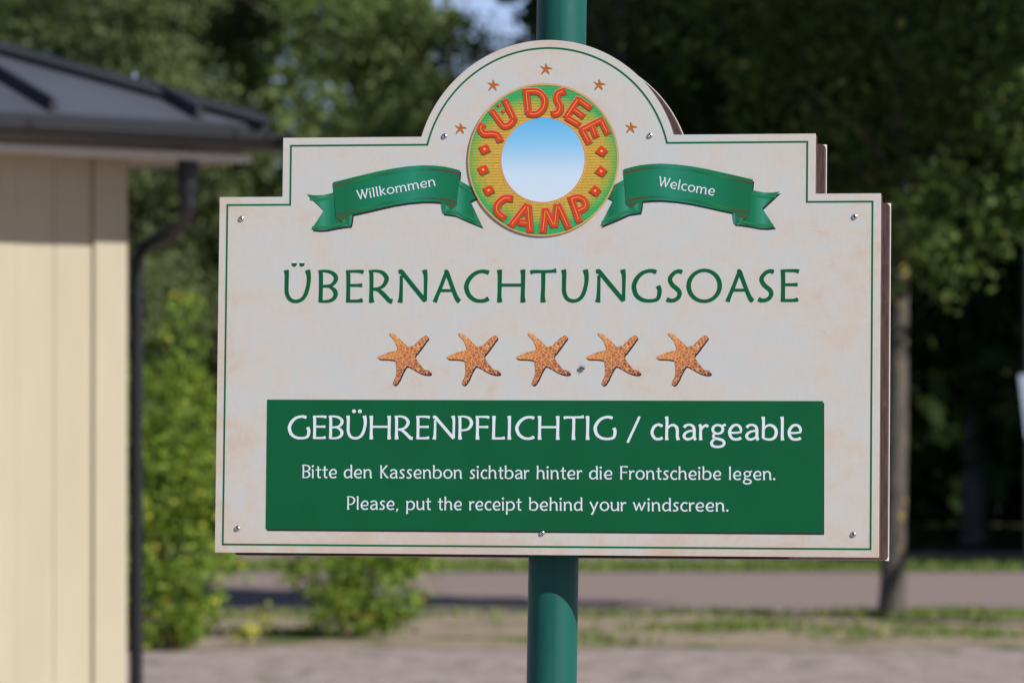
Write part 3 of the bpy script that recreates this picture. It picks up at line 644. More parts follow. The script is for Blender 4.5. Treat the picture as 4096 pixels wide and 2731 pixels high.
# ribbons (the second is the mirror image of the first)
def mm(pts, mir): return [((-p[0] - 17.2) / 1000 if mir else p[0] / 1000, p[1] / 1000) for p in pts]
def lerp(a, b, t_): return (a[0] + (b[0] - a[0]) * t_, a[1] + (b[1] - a[1]) * t_)
for mir in (False, True):
    top, bot = mm(RIBBON_BAND_TOP, mir), mm(RIBBON_BAND_BOTTOM, mir)
    band_m, tail_m, stripe_m = (M_band_r, M_tail_r, M_stripe_r) if mir else (M_band, M_tail, M_stripe)
    c = ((top[0][0] + top[-1][0]) / 2, .64, .0012)
    mb = MB(); k = len(top)
    mb.add([(*p, .0012) for p in top] + [(*p, .0012) for p in bot], [(i, i + 1, k + i + 1, k + i) for i in range(k - 1)])
    rib = part(mb, "ribbon", band_m, at=c)
    mb = MB()
    sh = (.0022, -.0034)
    for i_, poly in enumerate((RIBBON_OUTER_TAIL, RIBBON_INNER_TAIL, RIBBON_OUTER_FOLD, RIBBON_INNER_FOLD)):
        mb.poly([(p[0] + sh[0], p[1] + sh[1], .00022 + .00002 * i_) for p in mm(poly, mir)])
    mb.add([(p[0] + sh[0], p[1] + sh[1], .00032) for p in top] + [(p[0] + sh[0], p[1] + sh[1], .00032) for p in bot], [(i, i + 1, k + i + 1, k + i) for i in range(k - 1)])
    part(mb, "ribbon_shadow", M_ink, rib)
    for poly in (RIBBON_OUTER_TAIL, RIBBON_INNER_TAIL):
        mb = MB(); mb.poly([(*p, .0006) for p in mm(poly, mir)]); part(mb, "tail", tail_m, rib)
    for poly in (RIBBON_OUTER_FOLD, RIBBON_INNER_FOLD):
        mb = MB(); mb.poly([(*p, .0009) for p in mm(poly, mir)]); part(mb, "fold", tail_m, rib)
    for poly in (RIBBON_OUTER_TRIM, RIBBON_INNER_TRIM):
        mb = MB(); q = mm(poly, mir); m_ = len(q)
        mb.add([(a, b, .00105) for a, b in q] + [(a, b + .0042, .00105) for a, b in q], [(i, i + 1, m_ + i + 1, m_ + i) for i in range(m_ - 1)])
        part(mb, "tail_trim", M_trim, rib)
    mb = MB(); a_ = mm([RIBBON_OUTER_TAIL[0], RIBBON_OUTER_TAIL[1], RIBBON_OUTER_TAIL[2], RIBBON_OUTER_TAIL[3], (-386, 650)], mir); a_[0] = lerp(a_[0], a_[1], .5)
    m_ = len(a_)
    mb.add([(a, b - .0052, .00105) for a, b in a_] + [(a, b - .0092, .00105) for a, b in a_], [(i, i + 1, m_ + i + 1, m_ + i) for i in range(m_ - 1)])
    part(mb, "tail_trim", M_trim, rib); mb = MB()
    q = mm([(-159, 663.5), (-136.5, 651)], mir)
    mb.add([(q[0][0], q[0][1], .00105), (q[1][0], q[1][1], .00105), (q[1][0], q[1][1] - .004, .00105), (q[0][0], q[0][1] - .004, .00105)], [(0, 1, 2, 3)])
    part(mb, "tail_trim", M_trim, rib)
    for tri in ([(-384, 604.2), (-356, 608.6), (-374, 597)], [(-162.4, 624.6), (-186, 629), (-172, 618)]):
        mb = MB(); mb.poly([(*p, .00108) for p in mm(tri, mir)]); part(mb, "crease", M_crease, rib)
    for f0, f1 in ((.075, .135), (.875, .935)):
        mb = MB()
        mb.add([(*lerp(a, b, f0), .0014) for a, b in zip(top, bot)] + [(*lerp(a, b, f1), .0014) for a, b in zip(top, bot)], [(i, i + 1, k + i + 1, k + i) for i in range(k - 1)])
        part(mb, "stripe", stripe_m, rib)
    mb = MB()
    for sp in (RIBBON_RIGHT_TEXT if mir else RIBBON_LEFT_TEXT): add_word(mb, sp, .0016, .86)
    part(mb, "ribbon_lettering", M_white, rib)

# round emblem
EC, ER, EI = (-.0060, .7051), .1372, .0778
mb = MB(); N = 96
def circ(r, w): return [(EC[0] + r * math.cos(2 * math.pi * k / N), EC[1] + r * math.sin(2 * math.pi * k / N), w) for k in range(N)]
def annulus(mb, r0, r1, w): mb.add(circ(r0, w) + circ(r1, w), [(k, (k + 1) % N, N + (k + 1) % N, N + k) for k in range(N)])
annulus(mb, .074, .1365, .0020)
emb = part(mb, "emblem", M_ring, at=(EC[0], EC[1], .0020))
mb = MB(); mb.add(circ(.0765, .0021), [tuple(range(N))]); part(mb, "sky_disc", M_disc, emb)
mb = MB(); annulus(mb, .1352, ER, .0022); annulus(mb, .0755, EI, .0022); part(mb, "rim", M_rim, emb)
mb = MB(); annulus(mb, .1346, .1352, .00225); annulus(mb, EI, .0783, .00225); part(mb, "rim_highlight", M_rim_light, emb)
WID = {'S': 11.4, 'S2': 11.4, 'Ü': 10.4, 'D': 10.6, 'E': 10.4, 'E2': 10.4, 'C': 12, 'A': 11, 'M': 10.6, 'P': 11}
def letters(mb, w, wid, dx=0, dy=0, cut=0, word=0, only=None):
    for key, strokes in EMBLEM_LETTERS.items():
        if (key in 'CAMP') != bool(word) or (only and key != only): continue
        for si, st in enumerate(strokes):
            w_ = w + si * .00003
            P = smooth_path([(a, b, 0) for a, b in st], 5) if len(st) > 3 else [np.array((a, b, 0.)) for a, b in st]
            P = [np.array(p, float) for p in P]
            if cut:
                keep = lambda Q: Q
                d = P[1] - P[0]; 
                L = [0.0]
                for a, b in zip(P, P[1:]): L.append(L[-1] + float(np.hypot(*(b - a)[:2])))
                tot = L[-1]; c0 = min(cut, tot * .3)
                def atl(s_):
                    for i in range(len(P) - 1):
                        if L[i + 1] >= s_:
                            f_ = (s_ - L[i]) / max(1e-6, L[i + 1] - L[i]); return P[i] * (1 - f_) + P[i + 1] * f_
                    return P[-1]
                P = [atl(c0)] + [p for p, l_ in zip(P, L) if c0 < l_ < tot - c0] + [atl(tot - c0)]
            wd = wid if wid else WID[key]
            wx = wd if not isinstance(wid, tuple) else WID[key] + wid[0]
            add_stroke(mb, [(p[0] + dx, p[1] + dy, wx) for p in P], lambda x, y: (x / 1000, y / 1000), w_, soft=False)
for wrd in (0, 1):
    mb = MB(); letters(mb, .0024, (1.2,), 1.6, -2.0, 0, wrd); part(mb, "lettering_shadow", M_lshade, emb)
    mb = MB(); letters(mb, .0027, (1.0,), -.35, .45, 0, wrd); part(mb, "lettering_edge", M_pink, emb)
    mb = MB(); letters(mb, .0030, None, 0, 0, 0, wrd); part(mb, "emblem_lettering", M_red, emb)
    for key in EMBLEM_LETTERS:
        if (key in 'CAMP') == bool(wrd):
            mb = MB(); letters(mb, .0034, .95, 0, 0, 4.5, wrd, key); part(mb, "lettering_inline", M_yellow, emb)
for d in DIAMONDS:
    cx, cy = sum(p[0] for p in d) / 4000, sum(p[1] for p in d) / 4000
    big_ = max(p[0] for p in d) - min(p[0] for p in d) > 12
    r_ = .0023 if big_ else .0009
    mb = MB(); mb.poly([(cx + r_ * math.cos(2 * math.pi * k / 12), cy + r_ * math.sin(2 * math.pi * k / 12), .0034) for k in range(12)]); part(mb, "diamond_dot", M_yellow, emb)
    mb = MB(); mb.poly([(a / 1000, b / 1000, .0031) for a, b in d]); part(mb, "diamond", M_red, emb)
    if big_:
        mb = MB(); mb.poly([(a / 1000 + .0022, b / 1000 - .0026, .0024) for a, b in d]); part(mb, "diamond_shadow", M_lshade, emb)

# screws
def lathe(mb, c, prof, n=24):
    vs = [(c[0] + r * math.cos(2 * math.pi * k / n), c[1] + r * math.sin(2 * math.pi * k / n), w) for r, w in prof for k in range(n)]
    mb.add(vs, [(i * n + k, i * n + (k + 1) % n, (i + 1) * n + (k + 1) % n, (i + 1) * n + k) for i in range(len(prof) - 1) for k in range(n)], True)
    m_ = len(prof) - 1
    mb.add([vs[m_ * n + k] for k in range(n)], [tuple(range(n))])
for u, v in SCREWS:
    c = (u / 1000, v / 1000)
    mb = MB()
    lathe(mb, c, [(.0052, .0002), (.0052, .0005), (.0047, .0006), (.0046, .0012), (.0041, .0020), (.0031, .0026), (.0021, .0028), (.0019, .0027), (.0018, .0016)])
    s = part(mb, "screw", M_steel, at=(c[0], c[1], 0))
    mb = MB(); mb.add([(c[0] + .00178 * math.cos(math.pi * k / 3), c[1] + .00178 * math.sin(math.pi * k / 3), .0018) for k in range(6)], [(0, 1, 2, 3, 4, 5)])
    part(mb, "socket", M_socket, s)

# the fly on the panel
M_fly = flat("fly_body", (.035, .022, .010), .4, 0, .6, .4, 900)
M_flyleg = flat("fly_leg", (.02, .016, .012), .5)
tw = NT("fly_wing"); tw.base((.35, .28, .24), .25, 0, .6); tw.p.inputs['Alpha'].default_value = .45; M_wing = tw.m
fu, fv = FLY_AT[0][0] / 1000, FLY_AT[0][1] / 1000
fly = empty("fly", sw(fu, fv, 0), R_sign.to_euler())
tag(fly, "small brown fly sitting on the cream panel between the third and fourth starfish", "fly")
fdir = Vector((-.86, .30, 0)).normalized(); fside = Vector((-fdir.y, fdir.x, 0))
prof = [(-.0056, .0003), (-.0050, .0013), (-.0036, .0020), (-.0018, .0018), (-.0009, .0013), (.0004, .0019), (.0018, .0019), (.0028, .0012), (.0031, .0008), (.0035, .0014), (.0043, .0015), (.0050, .0008), (.0052, .0002)]
mb = MB(); mb.tube([fdir * a + Vector((0, 0, .0027 + (.0003 if -.001 < a < .003 else 0))) for a, r in prof], [r for a, r in prof], 14)
mb.build("body", M_fly, fly)
for sgn, out_ in ((1, .55), (-1, .55)):
    base_ = fdir * .0008 + fside * sgn * .0012 + Vector((0, 0, .0040)); d_ = (-fdir * .85 + fside * sgn * out_).normalized()
    s_ = Vector((-d_.y, d_.x, 0))
    mb = MB()
    pts = [base_ + d_ * (.0068 * t_) + s_ * (.0015 * math.sin(math.pi * min(1, t_ * .95 + .05)) ** .7 * q) + Vector((0, 0, .0006 * t_)) for q in (1, -1) for t_ in [k / 8 for k in range(9)]]
    mb.add(pts, [(i, i + 1, 9 + i + 1, 9 + i) for i in range(8)]); mb.build("wing", M_wing, fly)
for sgn in (1, -1):
    for a, sp in ((.0022, .5), (.0008, 0.0), (-.0006, -.6)):
        b_ = fdir * a + fside * sgn * .0014 + Vector((0, 0, .0022))
        kn = b_ + fside * sgn * .0024 + fdir * sp * .0024 + Vector((0, 0, .0012)); ft = b_ + fside * sgn * .0044 + fdir * sp * .0052; ft.z = .0002
        mb = MB(); mb.tube([b_, kn, ft], [.00026, .0002, .00012], 6); mb.build("leg", M_flyleg, fly)
# ------------------------------------------------------------------ ground
def sheet(name, pts, z, mat, kind='structure'):
    mb = MB(); mb.poly([(x, y, z) for x, y in pts]); o = mb.build(name, mat); tag(o, kind=kind); return o
def gravel():
    t = NT("gravel_surface")
    o = t.coord('Object')
    f = t.noise(o, 16, 8, .75); g = t.noise(t.coord('Object', (4.5, .8, 1)), 1.0, 6, .65)
    c = t.ramp(f, [(.3, (.215, .178, .170)), (.7, (.425, .355, .345))])
    c = t.mix(t.ramp(g, [(.38, 0), (.62, .8)]), c, (.22, .18, .165))
    w = t.noise(t.coord('Object', (2.6, .55, 1), (7, 3, 0)), 1.0, 4, .55)
    c = t.mix(t.ramp(w, [(.60, 0), (.68, .75)]), c, (.11, .115, .075))
    t.bump(t.noise(o, 45, 4), .8, .02)
    return t.base(c, .95, 0, .2)
def paving():
    t = NT("road_paving")
    f = t.noise(t.coord('Object', (2.0, .5, 1)), 1.0, 6, .65)
    br = t.n("ShaderNodeTexBrick"); t.l(t.coord('Object'), br.inputs['Vector']); br.inputs['Scale'].default_value = 5
    br.inputs['Color1'].default_value = (.215, .160, .150, 1); br.inputs['Color2'].default_value = (.255, .182, .168, 1); br.inputs['Mortar'].default_value = (.13, .12, .115, 1)
    br.inputs['Mortar Size'].default_value = .02
    c = t.mix(t.ramp(f, [(.35, 0), (.7, .6)]), br.outputs[0], (.20, .170, .172))
    return t.base(c, .85, 0, .3)
def verge():
    t = NT("verge_soil")
    o = t.coord('Object')
    f = t.noise(t.coord('Object', (1, .5, 1)), 1.3, 6, .65); g = t.noise(o, 25, 5, .7)
    c = t.ramp(g, [(.3, (.20, .155, .115)), (.7, (.33, .265, .21))])
    c = t.mix(t.ramp(f, [(.50, 0), (.60, .9)]), c, t.ramp(g, [(.3, (.055, .075, .016)), (.7, (.11, .14, .035))]))
    t.bump(g, .6, .03)
    return t.base(c, .95, 0, .2)
def lawn():
    t = NT("lawn_surface")
    g = t.noise(t.coord('Object'), 6, 6, .7)
    return t.base(t.ramp(g, [(.3, (.05, .095, .016)), (.7, (.10, .165, .03))]), .9, 0, .2)
gm = gravel()
sheet("ground", [(-400, -200), (400, -200), (400, 900), (-400, 900)], 0, gm)
rr = random.Random(3)
def wavy(x0, x1, y, amp, n=60): return [(x0 + (x1 - x0) * k / n, y + rr.uniform(-amp, amp)) for k in range(n + 1)]
sheet("verge", wavy(-30, 30, 36.0, .45, 120) + wavy(30, -30, 43.4, .25, 120), .004, verge())
sheet("road", [(-60, 43.7), (60, 43.9), (60, 56.2), (-60, 56.0)], .008, paving())
sheet("lawn", wavy(-60, 60, 56.4, .05, 50) + wavy(60, -60, 60.3, .1, 50), .014, lawn())
sheet("path", [(-60, 60.2), (60, 60.2), (60, 65.8), (-60, 65.8)], .012, flat("path_surface", (.22, .17, .145), .9, 0, .2, .2, 3))
sheet("woodland_floor", wavy(-80, 80, 65.6, .2, 60) + [(80, 140), (-80, 140)], .02, flat("leaf_litter", (.035, .04, .016), .95, 0, .1, .4, 4))

# grass blades
def tri_mesh(name, V, mat, parent=None, k=3):
    n = len(V) // k
    me = bpy.data.meshes.new(name)
    me.vertices.add(len(V)); me.vertices.foreach_set('co', np.ascontiguousarray(V, dtype=np.float32).ravel())
    me.loops.add(n * k); me.loops.foreach_set('vertex_index', np.arange(n * k, dtype=np.int32))
    me.polygons.add(n); me.polygons.foreach_set('loop_start', np.arange(0, n * k, k, dtype=np.int32))
    me.materials.append(mat); me.update(calc_edges=True)
    o = bpy.data.objects.new(name, me); COL.objects.link(o)
    if parent is not None: o.parent = parent
    return o
def leaf_material(name, c0, c1, c2=None, transl=.3, rough=.6):
    t = NT(name)
    gi = t.n("ShaderNodeNewGeometry")
    st = [(0, c0), (.75, c1)] + ([(.93, c1), (.99, c2)] if c2 else [])
    c = t.ramp(gi.outputs['Random Per Island'], st)
    t.base(c, rough, 0, .12)
    tr = t.n("ShaderNodeBsdfTranslucent"); t.l(t.mix(1.0, c, (transl * 1.8, transl * 1.9, transl * 1.0), 'MULTIPLY'), tr.inputs[0])
    mx = t.n("ShaderNodeAddShader")
    t.l(t.p.outputs[0], mx.inputs[0]); t.l(tr.outputs[0], mx.inputs[1]); t.l(mx.outputs[0], t.out.inputs[0])
    return t.m
M_grass = leaf_material("grass_blades", (.045, .075, .014), (.11, .15, .035), (.30, .26, .12), .3)
R = np.random.default_rng(11)
def blades(n, X, Y, hgt, wid):
    a = R.uniform(0, 2 * np.pi, n); h = hgt * R.uniform(.4, 1.2, n); ln = R.uniform(-.6, .6, (n, 2)) * h[:, None]
    b = np.stack([X, Y, np.zeros(n)], 1)
    d = np.stack([np.cos(a), np.sin(a), np.zeros(n)], 1) * (wid * R.uniform(.6, 1.4, n))[:, None]
    tip = b + np.stack([ln[:, 0], ln[:, 1], h], 1)
    return np.stack([b - d, b + d, tip], 1).reshape(-1, 3)
pts = []
for k in range(40):
    cx, cy = R.uniform(-6, 7), R.choice([R.uniform(37, 39.5), R.uniform(38.5, 43.4), 43.0, 42.6])
    m = int(R.uniform(60, 420)); pts.append(np.stack([R.normal(cx, R.uniform(.15, .5), m), R.normal(cy, .3, m)], 1))
pts = np.concatenate(pts)
V1 = blades(len(pts), pts[:, 0], pts[:, 1], .075, .014)
n2 = 9000
V2 = blades(n2, R.uniform(-9, 10, n2), R.uniform(56.4, 60.2, n2), .10, .02)
g = tri_mesh("grass", np.concatenate([V1, V2]), M_grass); tag(g, "short patchy grass along the road verges", "grass", kind="stuff")

# ------------------------------------------------------------------ foliage
def leaf_quads(cent, size, rng, flat_bias=0.0):
    n = len(cent)
    a = rng.normal(size=(n, 3)); a[:, 2] += flat_bias * np.sign(a[:, 2]); a /= np.linalg.norm(a, axis=1)[:, None]
    b = rng.normal(size=(n, 3)); b -= a * (a * b).sum(1)[:, None]; b /= np.linalg.norm(b, axis=1)[:, None]
    c = np.cross(a, b)
    s = size * rng.uniform(.6, 1.35, n)[:, None]
    return np.stack([cent - b * s * .55, cent + c * s * .32, cent + b * s * .55, cent - c * s * .32], 1).reshape(-1, 3)
def crown_points(blobs, n, per, spread, rng, shell=.55):
    """clusters of leaves spread through a crown made of ellipsoids"""
    vol = np.array([b[3] * b[4] * b[5] for b in blobs]); pr = vol / vol.sum()
    nc = max(1, n // per)
    idx = rng.choice(len(blobs), nc, p=pr)
    d = rng.normal(size=(nc, 3)); d /= np.linalg.norm(d, axis=1)[:, None]
    r = rng.uniform(0, 1, nc) ** (1 / 3.) * (1 - shell) + shell * rng.uniform(.8, 1.05, nc)
    B = np.array(blobs)[idx]
    cc = B[:, :3] + d * r[:, None] * B[:, 3:6]
    sc = spread * rng.uniform(.5, 1.5, nc)
    p = np.repeat(cc, per, 0) + rng.normal(size=(nc * per, 3)) * np.repeat(sc, per)[:, None] * np.array((1, 1, .75))
    return p
def crown(name, blobs, n, size, mat, seed, parent, per=28, spread=.22, shell=.55, zmin=.02):
    rng = np.random.default_rng(seed)
    p = crown_points(blobs, n, per, spread, rng, shell)
    p = p[p[:, 2] > zmin]
    return tri_mesh(name, leaf_quads(p, size, rng), mat, parent, 4)
def bark(name, c0, c1, lichen=None):
    t = NT(name)
    o = t.coord('Object', (1, 1, .25))
    f = t.noise(o, 14, 6, .7)
    c = t.ramp(f, [(.35, c0), (.65, c1)])
    if lichen:
        l = t.noise(t.coord('Object', (1, 1, .8)), 7, 3)
        c = t.mix(t.ramp(l, [(.62, 0), (.68, .8)]), c, lichen)
    t.bump(f, .6, .03)
    return t.base(c, .9, 0, .2)
M_bark = bark("grey_bark", (.05, .045, .04), (.15, .135, .12))
M_bark_l = bark("lichen_bark", (.035, .029, .025), (.115, .102, .09), (.32, .22, .04))
def trunk_mb(h, r0, r1, seed, limbs, lean=.0, limb_len=1.6, flare=1.35):
    rng = random.Random(seed); mb = MB()
    pts, rr_ = [], []
    n = 9; x = y = 0
    for k in range(n):
        t_ = k / (n - 1); x += rng.uniform(-.03, .03) + lean / n; y += rng.uniform(-.03, .03)
        pts.append((x, y, h * t_ - (.15 if k == 0 else 0))); rr_.append((r0 + (r1 - r0) * t_) * (flare if k == 0 else 1))
    pts.insert(1, (pts[0][0], pts[0][1], .22)); rr_.insert(1, r0 * 1.02)
    mb.tube(pts, rr_, 12)
    for k in range(limbs):
        t_ = rng.uniform(.38, .95); z = h * t_; i = min(n - 2, int(t_ * (n - 1)) + 1)
        b = Vector(pts[i]); b.z = z; a = rng.uniform(0, 6.28); L = limb_len * rng.uniform(.6, 1.2); u = rng.uniform(.3, .9)
        q = [b]
        for s in range(1, 4):
            q.append(b + Vector((math.cos(a) * L * s / 3, math.sin(a) * L * s / 3, L * u * (s / 3) ** .8)) + Vector((rng.uniform(-.08, .08), rng.uniform(-.08, .08), rng.uniform(-.05, .05))))
        r_ = (r0 + (r1 - r0) * t_) * .5
        mb.tube(q, [r_, r_ * .7, r_ * .45, r_ * .15], 7)
    return mb
def tree(name, label, cat, X, Y, h, tr, blobs, n, size, mat, seed, bark_m=None, per=28, spread=.22, shell=.55, group=None, limbs=8, lean=0, limb_len=1.6, trh=None):
    e = empty(name, (X, Y, 0)); tag(e, label, cat, group)
    trunk_mb(trh or h * .8, tr, tr * .35, seed, limbs, lean, limb_len).build("trunk", bark_m or M_bark, e)
    crown("crown", blobs, n, size, mat, seed, e, per, spread, shell)
    return e
def px(x, d): return (x - 1176) / 11107 * d
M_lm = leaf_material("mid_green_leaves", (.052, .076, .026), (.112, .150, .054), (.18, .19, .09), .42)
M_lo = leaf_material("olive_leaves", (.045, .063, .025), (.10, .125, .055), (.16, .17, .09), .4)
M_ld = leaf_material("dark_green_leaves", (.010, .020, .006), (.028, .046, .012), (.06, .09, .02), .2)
M_lr = leaf_material("roadside_tree_leaves", (.014, .026, .007), (.052, .084, .018), (.13, .14, .045), .28)
M_lb = leaf_material("bright_green_leaves", (.04, .07, .010), (.150, .215, .032), (.36, .32, .05), .36)
M_ly = leaf_material("yellow_leaves", (.15, .17, .03), (.30, .28, .05), None, .3)

def bush_blobs(seed, w, h, k=9, base=.25):
    r = random.Random(seed); out = []
    for i in range(k):
        t_ = r.random(); ww = w * (1 - .55 * t_)
        out.append((r.uniform(-1, 1) * ww * .55, r.uniform(-1, 1) * ww * .5, base + h * (.08 + .8 * t_), w * r.uniform(.28, .5), w * r.uniform(.28, .5), h * r.uniform(.10, .2)))
    return out
def tree_blobs(seed, z0, z1, r, k=14, pw=.8):
    q = random.Random(seed); out = []
    for i in range(k):
        t_ = (i + q.random()) / k; z = z0 + (z1 - z0) * t_
        rr_ = r * (math.sin(math.pi * (.12 + .8 * t_)) ** pw)
        a = q.uniform(0, 6.28); d = q.uniform(.25, .75) * rr_
        s = q.uniform(.35, .6) * r
        out.append((math.cos(a) * d, math.sin(a) * d, z, s, s, s * q.uniform(.6, .95)))
    return out
# trees of the wood behind, left of the sky gap
BG = [(-8.6, 78, 12, 2.5, M_lm, 'mid green leafy tree behind the far end of the kiosk roof'),
      (-6.3, 74, 10.5, 2.3, M_lo, 'olive green tree behind the black kiosk roof at the far left'),
      (-4.4, 77, 12.5, 2.2, M_lm, 'tall mid green tree rising above the lower tip of the kiosk roof'),
      (-2.45, 75, 10.6, 1.8, M_lm, 'mid green tree on the left side of the sky gap')]
for i, (X, Y, h, r, m, lab) in enumerate(BG):
    tree("broadleaf_tree", lab, "tree", X, Y, h, .2, tree_blobs(20 + i, .9, h, r, 22), 72000, .095, m, 30 + i, per=60, spread=.18, group="trees of the wood behind the road", limbs=10)
tree("broadleaf_tree", "low dark tree seen through the sky gap left of the post", "tree", px(1165, 84), 84, 8.5, .12, tree_blobs(41, .8, 8.3, 1.0, 12), 12000, .10, M_ld, 42, group="trees of the wood behind the road")
tree("broadleaf_tree", "grey olive tree directly right of the green post top", "tree", px(1430, 74), 74, 11, .2, tree_blobs(43, .9, 11, 1.7, 16), 52000, .095, M_lo, 44, per=56, spread=.18, group="trees of the wood behind the road")
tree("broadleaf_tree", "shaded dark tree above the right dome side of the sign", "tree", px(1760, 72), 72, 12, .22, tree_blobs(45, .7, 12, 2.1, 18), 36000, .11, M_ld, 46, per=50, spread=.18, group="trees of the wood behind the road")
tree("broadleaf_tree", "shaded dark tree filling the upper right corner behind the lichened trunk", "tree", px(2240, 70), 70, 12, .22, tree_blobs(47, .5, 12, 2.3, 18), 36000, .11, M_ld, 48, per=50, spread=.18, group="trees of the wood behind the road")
# undergrowth and deep wood: one mass
rng = np.random.default_rng(77)
p = crown_points([(x, 86 + 2.2 * (i % 3), z, 1.6, 1.6, 1.5) for i, x in enumerate(np.arange(-16, 23, 1.3)) for z in (1.0, 3.0, 5.0, 7.0, 9.0, 10.5)], 60000, 26, .5, rng, .2)
p = p[(p[:, 2] > .03) & ~((np.abs(p[:, 0] + .30) < 1.25) & (p[:, 2] > 6.6))]
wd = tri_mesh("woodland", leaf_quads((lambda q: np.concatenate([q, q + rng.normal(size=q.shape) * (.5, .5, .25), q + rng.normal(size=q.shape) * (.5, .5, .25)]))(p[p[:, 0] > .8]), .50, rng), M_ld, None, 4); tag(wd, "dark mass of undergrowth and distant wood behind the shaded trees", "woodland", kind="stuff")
p = p[p[:, 0] <= .3]; p = np.concatenate([p, p + rng.normal(size=p.shape) * .25, p + rng.normal(size=p.shape) * .25]); p = p[(p[:, 2] > .03) & ~((np.abs(p[:, 0] + .30) < 1.25) & (p[:, 2] > 6.6))]
wl = tri_mesh("woodland", leaf_quads(p, .22, rng), M_lm, None, 4); tag(wl, "sunlit green mass of distant wood behind the left trees", "woodland", kind="stuff")
# wood edge to the right of the picture: it shades the right half
for i, (X, Y, h, r) in enumerate([(10.6, 69, 17, 3.4), (13.5, 63, 19, 4.0), (16.5, 71, 20, 4.2), (11.6, 76, 18, 3.6), (15.0, 55.5, 17, 3.4), (11.2, 66, 16, 3.0), (9.8, 66.8, 12, 2.2)]):
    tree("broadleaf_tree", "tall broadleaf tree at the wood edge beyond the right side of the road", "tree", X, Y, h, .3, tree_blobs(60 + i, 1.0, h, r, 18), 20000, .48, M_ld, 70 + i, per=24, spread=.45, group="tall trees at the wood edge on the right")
tree("broadleaf_tree", "tall tree in front of the road, right of the lichened trunk", "tree", 8.7, 37.3, 14, .25, tree_blobs(81, 9.6, 15, 2.5, 14), 9000, .28, M_ld, 82, per=24, spread=.35)
# roadside tree on the right
tx = px(2056, 42.7)
blobs = [(-.35, .2, 3.5, .75, .8, .65), (.55, 0, 3.9, 1.0, 1.0, .8), (-.55, .1, 4.6, 1.0, 1.0, .9), (.5, -.2, 5.2, 1.3, 1.2, 1.0), (-.5, .3, 5.9, 1.5, 1.4, 1.1), (.3, 0, 7.0, 1.5, 1.5, 1.2),
         (.25, -.5, 2.95, .5, .4, .35), (-.1, -.6, 3.25, .45, .4, .4), (1.3, -.2, 4.3, .8, .8, .7), (-1.4, 0, 5.2, .8, .8, .7)]
tree("roadside_tree", "roadside tree with a lichen-spotted grey trunk right behind the sign edge", "tree", tx, 42.7, 7, .115, blobs, 20000, .085, M_lr, 91, M_bark_l, per=24, spread=.12, shell=.5, limbs=9, limb_len=1.3, trh=6.0)
# slim pole with a pale board at the far right
ex = px(2362, 56.8)
sp_ = empty("sign_pole", (ex, 56.8, 0)); tag(sp_, "slim grey pole carrying a small pale board, cut by the right edge", "pole")
mb = MB(); mb.tube([(0, 0, -.1), (0, 0, 1.6), (0, 0, 3.9)], .04, 14); mb.build("pole", flat("grey_pole_paint", (.05, .05, .053), .5), sp_)
mb = MB(); mb.prism([(-.115, 2.30), (.5, 2.30), (.5, 1.55), (-.03, 1.55)], .045, .065)
mb.v = [(a, -c, b) for a, b, c in mb.v]
mb.build("board", flat("pale_blue_paint", (.30, .36, .46), .4), sp_)

# shrubs
def shrub(name, label, X, Y, blobs, n, size, mat, seed, stems, per=20, spread=.10):
    e = empty(name, (X, Y, 0)); tag(e, label, "shrub", "bright green shrubs on the verge")
    r = random.Random(seed); mb = MB()
    for k in range(stems):
        a = r.uniform(0, 6.28); q = r.uniform(.03, .2); H = r.uniform(.7, 1.2)
        mb.tube([(math.cos(a) * q * .4, math.sin(a) * q * .4, -.05), (math.cos(a) * q, math.sin(a) * q, H * .4), (math.cos(a) * q * 2.4 + r.uniform(-.05, .05), math.sin(a) * q * 2.4, H)], [.018, .014, .007], 7)
    mb.build("stems", bark("shrub_stem", (.14, .10, .06), (.26, .19, .12)), e)
    crown("foliage", blobs, n, size, mat, seed, e, per, spread, .4)
    return e
b1 = [(-.1, 0, .3, .36, .4, .34), (.06, -.1, .45, .28, .35, .3), (-.05, 0, .9, .40, .45, .45), (.18, 0, 1.25, .30, .35, .35), (-.3, 0, 1.2, .45, .4, .5), (.05, 0, 1.75, .30, .32, .4), (.05, 0, 2.25, .16, .18, .42), (-.3, .1, 1.8, .3, .3, .4), (.28, -.05, .8, .16, .25, .25), (-.55, .2, .7, .4, .4, .6), (.40, -.05, .62, .10, .15, .14)]
shrub("shrub", "tall bright green shrub beside the black downpipe of the kiosk", px(405, 35.9), 35.9, b1, 15000, .05, M_lb, 101, 7, 20, .065)
b2 = [(.0, 0, .22, .34, .4, .24), (.24, -.05, .35, .30, .3, .3), (-.25, 0, .62, .42, .4, .3), (.25, 0, .75, .42, .4, .32), (0, 0, 1.05, .45, .4, .35), (-.1, 0, 1.4, .3, .3, .3)]
shrub("shrub", "lower bright green shrub half hidden under the sign's left half", px(815, 38), 38.0, b2, 7200, .05, M_lb, 103, 7, 20, .07)
for i, (xx, dd, hh, lab) in enumerate([(598, 36.6, .30, "yellow leaved seedling between the two green shrubs"), (560, 36.2, .16, "tiny yellow leaved seedling at the foot of the tall shrub")]):
    e = empty("seedling", (px(xx, dd), dd, 0)); tag(e, lab, "plant", "yellow seedlings between the shrubs")
    mb = MB(); mb.tube([(0, 0, -.02), (.01, 0, hh * .5), (.03, 0, hh)], [.008, .006, .003], 6); mb.build("stem", M_bark, e)
    crown("foliage", [(.02, 0, hh * .6, .05, .05, hh * .4)], 45, .06, M_ly, 111 + i, e, 5, .04, .3)

